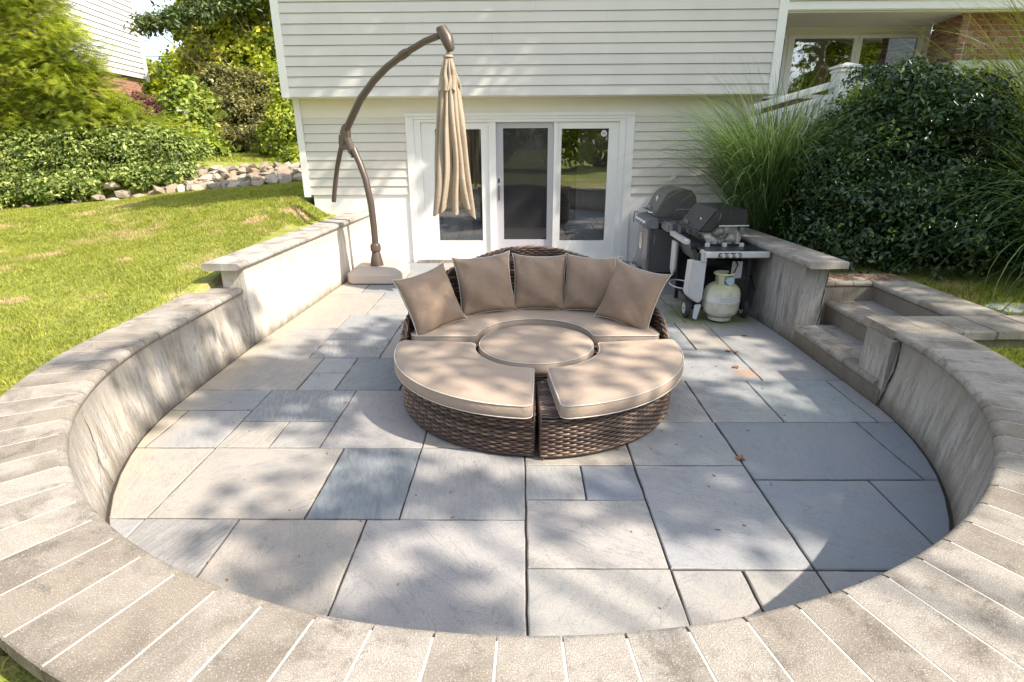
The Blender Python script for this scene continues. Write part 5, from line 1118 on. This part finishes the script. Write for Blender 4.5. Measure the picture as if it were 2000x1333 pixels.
# feathery conifer: sprays of needles
def sprays(name, lobes, n, L, mat, parent, seed, per=6):
    g = np.random.default_rng(seed); nc_ = n//14; C, P, N, tn = clumps(g, lobes, nc_, 14, .13, .45); n = nc_*14; 
    D = unit(N*np.array([1, 1, .25])+g.normal(0, .35, (n, 3))+np.array([.25, -.1, -.28])); up = np.array([0, 0, 1.]); S = unit(np.cross(D, up)+g.normal(0, .25, (n, 3)))
    Ls = L*g.uniform(.6, 1.3, n); Vs = []; k = np.arange(per)/per
    for i, f in enumerate(k):
        for sg in (-1, 1):
            b = P+D*(Ls*f)[:, None]; tip = b+(D*.8+S*sg*.9)*(Ls*.42*(1-f*.55))[:, None]+up*(-.02); w = unit(np.cross(D, S))*0+D*(Ls*.035)[:, None]
            Vs.append(np.stack([b-w, b+w, tip], 1))
    A = np.concatenate(Vs, 0).reshape(-1, 3); F = np.arange(len(A)).reshape(-1, 3); t = np.tile(np.repeat(tn, 3), per*2)
    return V(npmesh(name, A, F, mat, None, t), parent)
HL = [(-10.45, 12.5, 3.81, 1.11, .71), (-9.71, 12.7, 4.11, .61, .61), (-9.12, 12.5, 3.44, .61, .51), (-10.04, 12.3, 2.95, 1.11, .61), (-8.95, 12.3, 2.57, .71, .51), (-9.61, 12.3, 2.19, 1.21, .5), (-8.35, 12.5, 2.09, .61, .41), (-9.99, 12.9, 4.78, .71, .61), (-7.71, 12.7, 1.85, .73, .31), (-9.3, 12.6, 2.95, .75, .4)]
hm = thing('feathery_conifer', 'feathery yellow green conifer in front of the white neighbour house', 'tree', (-9.9, 12.7, 1.0))
sprays('foliage', d2(HL, .6), 15000, .24, 'hemlock', hm, 51)
sprays('inner_foliage', [(a, b, c, d*.6, .4, e*.6) for a, b, c, d, e in HL], 3500, .18, 'hemlock', hm, 52)
mb = MB(); mb.tube([(-9.9, 12.7, .9), (-9.95, 12.75, 2.5), (-9.9, 12.8, 4.2), (-9.8, 12.8, 5.6)], [.09, .07, .04, .01], 8); V(mb.build('trunk', 'bark', None), hm)
mb = MB(); C_ = np.array([l[:3] for l in d2(HL, 1)])
for k in range(26):
    c = C_[k % len(C_)]+g.normal(0, .35, 3); z = min(4.6, c[2]-.2); mb.tube([(-9.92, 12.75, z-.3), ((c[0]-9.92)/2, 12.7, z), tuple(c)], [.028, .018, .006], 5)
V(mb.build('branch', 'bark', None), hm)
bush('purple_barberry', 'dark purple leaved bush below the brick base of the neighbour house', 'bush', (-9.7, 16, 1.4), d2([(-10.41, 16, 2.48, .42, .33), (-9.93, 16, 2.50, .5, .38), (-9.49, 16, 2.33, .4, .35), (-9.06, 15.6, 2.05, .36, .36), (-9.8, 16, 2.0, .9, .4)], .5), 'barberry', 900, 12, .08, .06, .6, 61)
sb = bush('flowering_shrub', 'loose light green tall shrub with a few white flowers right of the purple bush', 'shrub', (-7.5, 13.9, 1.3), d2([(-7.78, 14, 2.58, .33, .29), (-7.46, 13.8, 2.19, .46, .37), (-7.66, 14.2, 2.86, .17, .2), (-7.25, 13.6, 1.8, .34, .28), (-7.74, 13.6, 1.97, .36, .3), (-7.25, 14, 2.5, .16, .25), (-6.95, 13.5, 1.55, .3, .2)], .35), 'sharon', 520, 12, .10, .11, .65, 62)
fl = np.array([(-7.48, 13.42, 2.36), (-7.36, 13.42, 2.33), (-7.35, 13.4, 1.93), (-7.12, 13.3, 1.85), (-7.25, 13.3, 2.0)]); F5 = np.repeat(fl, 9, 0)+g.normal(0, .028, (45, 3))
M['petal'] = plain('white_petal', (.8, .78, .78), .6); V(leaves('flower', F5, g.normal(0, .4, F5.shape)+np.array([0, -1, .2]), .075, 'petal', None, .8, None, seed=9), sb)
bush('maple_tree', 'big bright green leafy tree standing left of the house corner', 'tree', (-8.6, 20.2, 1.6), d2([(-9.85, 20, 5.02, .8, .7), (-9.17, 20, 5.44, 1.12, .96), (-8.27, 20, 5.0, .96, .96), (-7.7, 20, 5.75, 1.0, 1.0), (-9.55, 19.5, 3.94, .8, .65), (-8.48, 19, 3.88, .93, .78), (-7.37, 19, 4.01, .78, .78), (-9.45, 21, 6.64, 1.48, .82), (-7.9, 20.5, 7.0, 1.3, 1.), (-6.94, 18, 3.08, .6, .6), (-9.2, 19.3, 3.2, .8, .5)], 1.2), 'maple', 4600, 12, .16, .13, .75, 63, .45, 34, .09)
bush('overhanging_tree', 'darker airy tree whose branch reaches left into the gap of sky', 'tree', (-6.8, 19, 1.6), d2([(-9.75, 17, 4.68, .41, .17), (-9.25, 17, 4.77, .41, .22), (-8.9, 17.3, 4.94, .55, .28), (-8.46, 17.6, 5.18, .63, .34), (-8.02, 18, 5.56, .85, .43), (-9.99, 17, 4.53, .19, .1), (-7.0, 18.5, 6.0, 1.2, .7), (-6.2, 18.3, 5.0, .9, .8)], .45), 'darkleaf', 1000, 11, .12, .12, .4, 64, .7, 24, .07, core=False)
bush('tangled_shrub', 'brownish green tangled shrub in the shade under the bright tree', 'shrub', (-7.5, 16.6, 1.4), d2([(-8.24, 17, 3.14, .63, .49), (-7.41, 17, 3.01, .64, .49), (-7.75, 16.5, 2.53, .69, .48), (-8.07, 16, 2.07, .41, .34), (-7.17, 16.5, 2.2, .63, .49), (-6.58, 16.5, 2.39, .49, .49), (-7.19, 15.7, 1.78, .79, .26), (-6.2, 16, 1.9, .5, .4), (-8.4, 16.3, 1.8, .5, .35)], .5), 'brownleaf', 1900, 12, .11, .10, .45, 65, .5, 40, .03)
bush('sunlit_bush', 'bright yellow green bush tight against the house corner behind the rocks', 'bush', (-5.2, 13.4, 1.3), d2([(-5.18, 13.5, 2.11, .36, .36), (-5.17, 13.2, 1.62, .36, .3), (-4.72, 12.5, 1.36, .25, .22), (-5.2, 14, 2.56, .33, .36), (-5.63, 13.9, 1.85, .3, .28), (-4.8, 13, 1.8, .4, .4), (-5.3, 14.6, 3.1, .35, .4)], .4), 'hemlock', 1100, 13, .08, .075, .7, 66, .35, 14, .02)
reed('ornamental_grass', 'small pale tuft of grass at the top of the upper lawn', (-5.85, 13.7, 1.42), 260, .42, .45, 34, 'misy', w=.014, r0=.08, drop=1.2)
for k, (lobes, base, lab) in enumerate([([(-19.94, 34, 5.2, .8, .55), (-19.1, 34, 5.1, .8, .6), (-17.9, 33, 5.3, 1.0, .8), (-20.6, 35, 4.6, 1.2, .7)], (-19, 34.5, 2), 'distant pale green trees seen in the gap above the far roof'),
        ([(-15.4, 27, 2.8, 1.3, .9), (-12.0, 26, 4.2, 1.3, 1.6), (-10.6, 25, 4.2, 1.8, 1.8), (-8, 25, 4.5, 2, 2.), (-5.5, 25, 4.6, 2, 2.), (-13.2, 25, 2.6, 1.4, 1.)], (-10.5, 26, 2), 'background row of green trees behind the tangled shrub')]):
    bush('distant_trees' if k else 'distant_tree', lab, 'trees', base, d2(lobes, 1.2), 'maple', (500, 2200)[k], 10, .2, .2, .7, 70+k*3, .5, 12, .09)

# ================================================================== DRY STONE EDGE
SCOL = [(.38, .31, .23), (.44, .37, .28), (.31, .26, .19), (.46, .40, .32), (.36, .28, .20), (.28, .25, .20)]
rk = thing('rock_wall', 'low tumbled wall of pale tan field stones between lawn and upper grass', 'rock wall', (-5.2, 11.6, 1.0))
smesh = []
for k in range(8):
    b = bmesh.new(); bmesh.ops.create_icosphere(b, subdivisions=1, radius=.5)
    r_ = random.Random(k+3)
    for v in b.verts: v.co *= r_.uniform(.78, 1.12); v.co.x = max(-.42, min(.42, v.co.x)); v.co.z = max(-.36, min(.36, v.co.z))
    me = bpy.data.meshes.new('stone'); b.to_mesh(me); b.free(); me.materials.append(M['stone']); smesh.append(me)
def stone(par, x, y, z, sx, sy, sz, rz, tilt=0):
    o = link('stone', rnd.choice(smesh), par, (*rnd.choice(SCOL), 1)); o.matrix_parent_inverse = Matrix.Translation(-Vector(par.location)); o.location = (x, y, z); o.scale = (sx, sy, sz); o.rotation_euler = (rnd.uniform(-.3, .3)+tilt, rnd.uniform(-.25, .25), rz); return o
for row, (y0, z0, s) in enumerate([(11.18, 0, .22), (11.31, 0, .22), (11.44, 0, .24), (11.58, 0, .24), (11.72, 0, .22), (11.87, 0, .2)]):
    x = -7.1+row*.12
    while x < -3.75-row*.08:
        w = s*rnd.uniform(.6, 1.5); zb = 1.06-.09*max(0, -3.2-x) if row < 4 else 1.03
        stone(rk, x+w/2, y0+rnd.uniform(-.06, .06), float(lawn_z(x+w/2, y0))+.03+rnd.uniform(-.03, .04)+.02*(row < 3), w*1.2, .34, s*rnd.uniform(.5, .95), rnd.uniform(-.6, .6), rnd.choice((0, .3, .6, -.4))); x += w*.92
rk2 = thing('edging_stones', 'loose tan stones showing under the creeping shrub at the lawn edge', 'stones', (-8, 11.2, .7))
for x, y, z, s in [(-7.84, 11.22, .93, .30), (-7.6, 11.15, .78, .38), (-8.1, 11.12, .72, .3), (-7.3, 11.15, .72, .32), (-6.9, 11.2, .76, .34), (-8.5, 11.1, .64, .25), (-8.9, 11.1, .60, .3), (-7.75, 11.05, .66, .3), (-9.4, 11.0, .56, .25), (-9.9, 10.95, .53, .25)]:
    stone(rk2, x, y, z, s, .3, s*.6, rnd.uniform(-.5, .5))
# ================================================================== SMALL THINGS ON THE PAVING
def dry_leaf(x, y, s, a, lab):
    mb = MB(); n = 7
    pts = [(0, 0, .004)]+[(s*(.5+.5*(i % 2))*math.cos(i*2*PI/9), s*(.5+.5*(i % 2))*math.sin(i*2*PI/9), .004+.012*rnd.random()) for i in range(9)]
    mb.add(pts, [(0, i+1, (i+1) % 9+1) for i in range(9)]); o = mb.build('dry_leaf', 'dryleaf', None, loc=(x, y, 0)); o.rotation_euler = (0, 0, a); tag(o, lab, 'leaf', 'dry leaves on the paving')
dry_leaf(1.255, 2.85, .035, .4, 'rust brown dry leaf on the joint right of the daybed front')
dry_leaf(1.79, 4.60, .04, 1.2, 'small dry leaf on the sunlit slab below the steps, left of its neighbour')
dry_leaf(1.84, 4.57, .03, 2.2, 'smaller curled dry leaf touching the leaf on the sunlit slab')
dry_leaf(1.72, 4.23, .035, .2, 'brown leaf lying on the rust stain of the paving')
dry_leaf(2.07, 5.0, .03, .9, 'tiny leaf at the edge of the sunlit slab near the steps')
mb = MB()
for k in range(90):
    t = rnd.uniform(0, 2*PI); r_ = 2.3*math.sqrt(rnd.random()); x, y = CX+r_*math.cos(t), CY+r_*math.sin(t); a = rnd.uniform(0, PI); s = rnd.uniform(.003, .012)
    mb.bar((x-s*math.cos(a), y-s*math.sin(a), .003), (x+s*math.cos(a), y+s*math.sin(a), .004), .004, .003)
tag(mb.build('seed_litter', 'dryleaf', None), 'scattered specks of seed and bark on the paving', 'litter', kind='stuff')

mb = MB()
for k in range(170):   # twigs and fallen leaves on the coping of the steps
    x, y = 2.66+rnd.random()*.85, 5.03+rnd.random()*.26; a = rnd.uniform(0, PI); s = rnd.uniform(.006, .022)
    mb.bar((x-s*math.cos(a), y-s*math.sin(a), .517), (x+s*math.cos(a), y+s*math.sin(a), .519+rnd.random()*.006), .008, .003)
tag(mb.build('leaf_litter', 'dryleaf', None), 'brown leaf litter on the far coping above the garden steps', 'litter', kind='stuff')
# ================================================================== TREES BEHIND THE PHOTOGRAPHER (shade, and what the panes mirror)
def shade(gx, gy):
    """shade wanted at the spot (gx, gy); the unseen crowns are shaped to cast it"""
    B = [  # x, y, rx, ry, weight
     (1.95, 2.7, .75, .95, 1.), (1.5, 3.1, .7, .8, .9), (1.95, 1.9, .6, .5, .9), (.9, 2.6, .5, .35, .5), (0.1, 3.5, 1.0, .45, .4), (-.4, 4.0, .5, .3, .6), (-.5, 3.5, .5, .7, .6), (-.35, 1.75, .28, .22, .95), (-.95, 2.0, .32, .28, 1.), (-1.3, 2.3, .25, .2, .6), (-.3, 2.5, .7, .22, .6), (-1.0, 2.85, .35, .2, .4),
     (-1.6, 4.0, .6, .45, .8), (-1.3, 3.4, .5, .3, .55), (-1.2, 5.2, .5, .25, .6), (-2.2, 3.9, .35, .5, .6), (.0, 4.75, 1.5, .5, .97), (-1.9, 3.6, .3, .4, .5), (1.9, 5.9, .9, .6, 1.), (2.6, 4.3, .4, .9, .5), (3.2, 4.9, .5, .5, .5), (3.2, 3.0, .5, .6, .8), (2.6, 2.1, .4, .5, .8), (-2.7, 4.1, .3, .3, .6), (-2.65, 4.9, .25, .2, .6), (-2.75, 3.4, .25, .3, .5),
     (3.2, 7.0, 1.6, .9, .6), (4.3, 6.2, 1.3, .7, .6), (2.2, 7.4, .9, .7, .8), (4.2, 5.3, .9, .6, .6), (5.0, 4.6, .6, .5, .7), (4.2, 3.6, .8, .7, .7),
     (-5.2, 9.42, 1.3, .42, .97), (-3.6, 9.40, 1.3, .40, .97), (-2.0, 9.40, 1.3, .42, .97), (-.4, 9.40, 1.3, .42, .97), (.9, 9.35, 1., .5, .97), (1.5, 8.4, .6, .5, .8), (3., 8.8, 1.4, .8, .9), (.6, 10.2, 2.2, .6, .9), (-3.2, 10.2, 2.2, .55, .9), (3.5, 10.0, 2, 1., .7)]
    s = np.zeros_like(gx)
    for x, y, rx, ry, w in B: s = np.maximum(s, w*np.exp(-(((gx-x)/rx)**2+((gy-y)/ry)**2)**2))
    return s
def shade_tree(label, base, clusters, n, zr, seed, gxr, gyr):
    g = np.random.default_rng(seed); th = thing('shade_tree', label, 'tree', base); gx = g.uniform(*gxr, n); gy = g.uniform(*gyr, n)
    keep = g.random(n) < shade(gx, gy); gx, gy = gx[keep], gy[keep]; z = g.uniform(zr[0], zr[1], len(gx)); C = np.stack([gx+.9*z, gy-.4*z, z], 1); per = 7  # leaves kept only where shade is wanted, set back along the sun
    P = np.repeat(C, per, 0)+g.normal(0, .10, (len(C)*per, 3)); N = g.normal(0, .5, P.shape)+np.array([.5, -.2, .7])
    V(leaves('foliage', P, N, .15, 'maple', None, .75, None, seed=seed), th)
    mb = MB(); top = Vector((base[0]-.6, base[1]+.3, zr[0])); mb.tube([base, (base[0]-.2, base[1], zr[0]*.5), tuple(top)], [.30, .22, .15], 10); V(mb.build('trunk', 'bark', None), th)
    mb = MB()
    for c in C[g.choice(len(C), clusters, replace=False)]: c = Vector(c); mid = top.lerp(c, .55)+Vector((0, 0, .3)); mb.tube([top, mid, c], [.05, .025, .008], 5)
    V(mb.build('branch', 'bark', None), th)
shade_tree('tall unseen shade tree behind the photographer to the right, crown shaped for the patio shade', (11.5, -4.5, .3), 12, 5200, (7.5, 9.5), 81, (-3.2, 6.2), (1.0, 7.6))
shade_tree('tall unseen shade tree beyond the right corner of the house, crown shaped to shade its front', (13.5, 3.0, .3), 12, 4200, (8.8, 10.8), 82, (-7.0, 5.6), (7.9, 11.2))
for k, (x, y) in enumerate([(-9, -13), (-2.5, -15), (4, -14), (10, -13), (-15, -7), (16, -11)]):
    bush('garden_tree', ['broad green tree far behind the photographer, mirrored in the left pane', 'broad green tree mirrored in the middle of the door', 'broad green tree mirrored in the right pane', 'broad green tree mirrored in the wing windows', 'green tree far left behind the camera', 'green tree far right behind the camera'][k], 'tree', (x, y, .2),
         [(x, y, 4.2, 2.6, 2.2, 2.4), (x-1.6, y+.5, 3., 1.8, 1.6, 1.7), (x+1.7, y, 3.2, 1.9, 1.7, 1.9), (x+.3, y+.6, 6.2, 1.8, 1.6, 1.7), (x, y+1.2, 1.6, 2.8, 1.2, 1.3)]+([(x-1, y, 7, 2.2, 1.8, 2), (x+1.2, y, 8, 2.2, 1.8, 2)] if x > 8 else []), 'maple', 1100 if x < 8 else 2000, 8, .25, .26, .7, 90+k*3, .5, 10, .14, core=False)
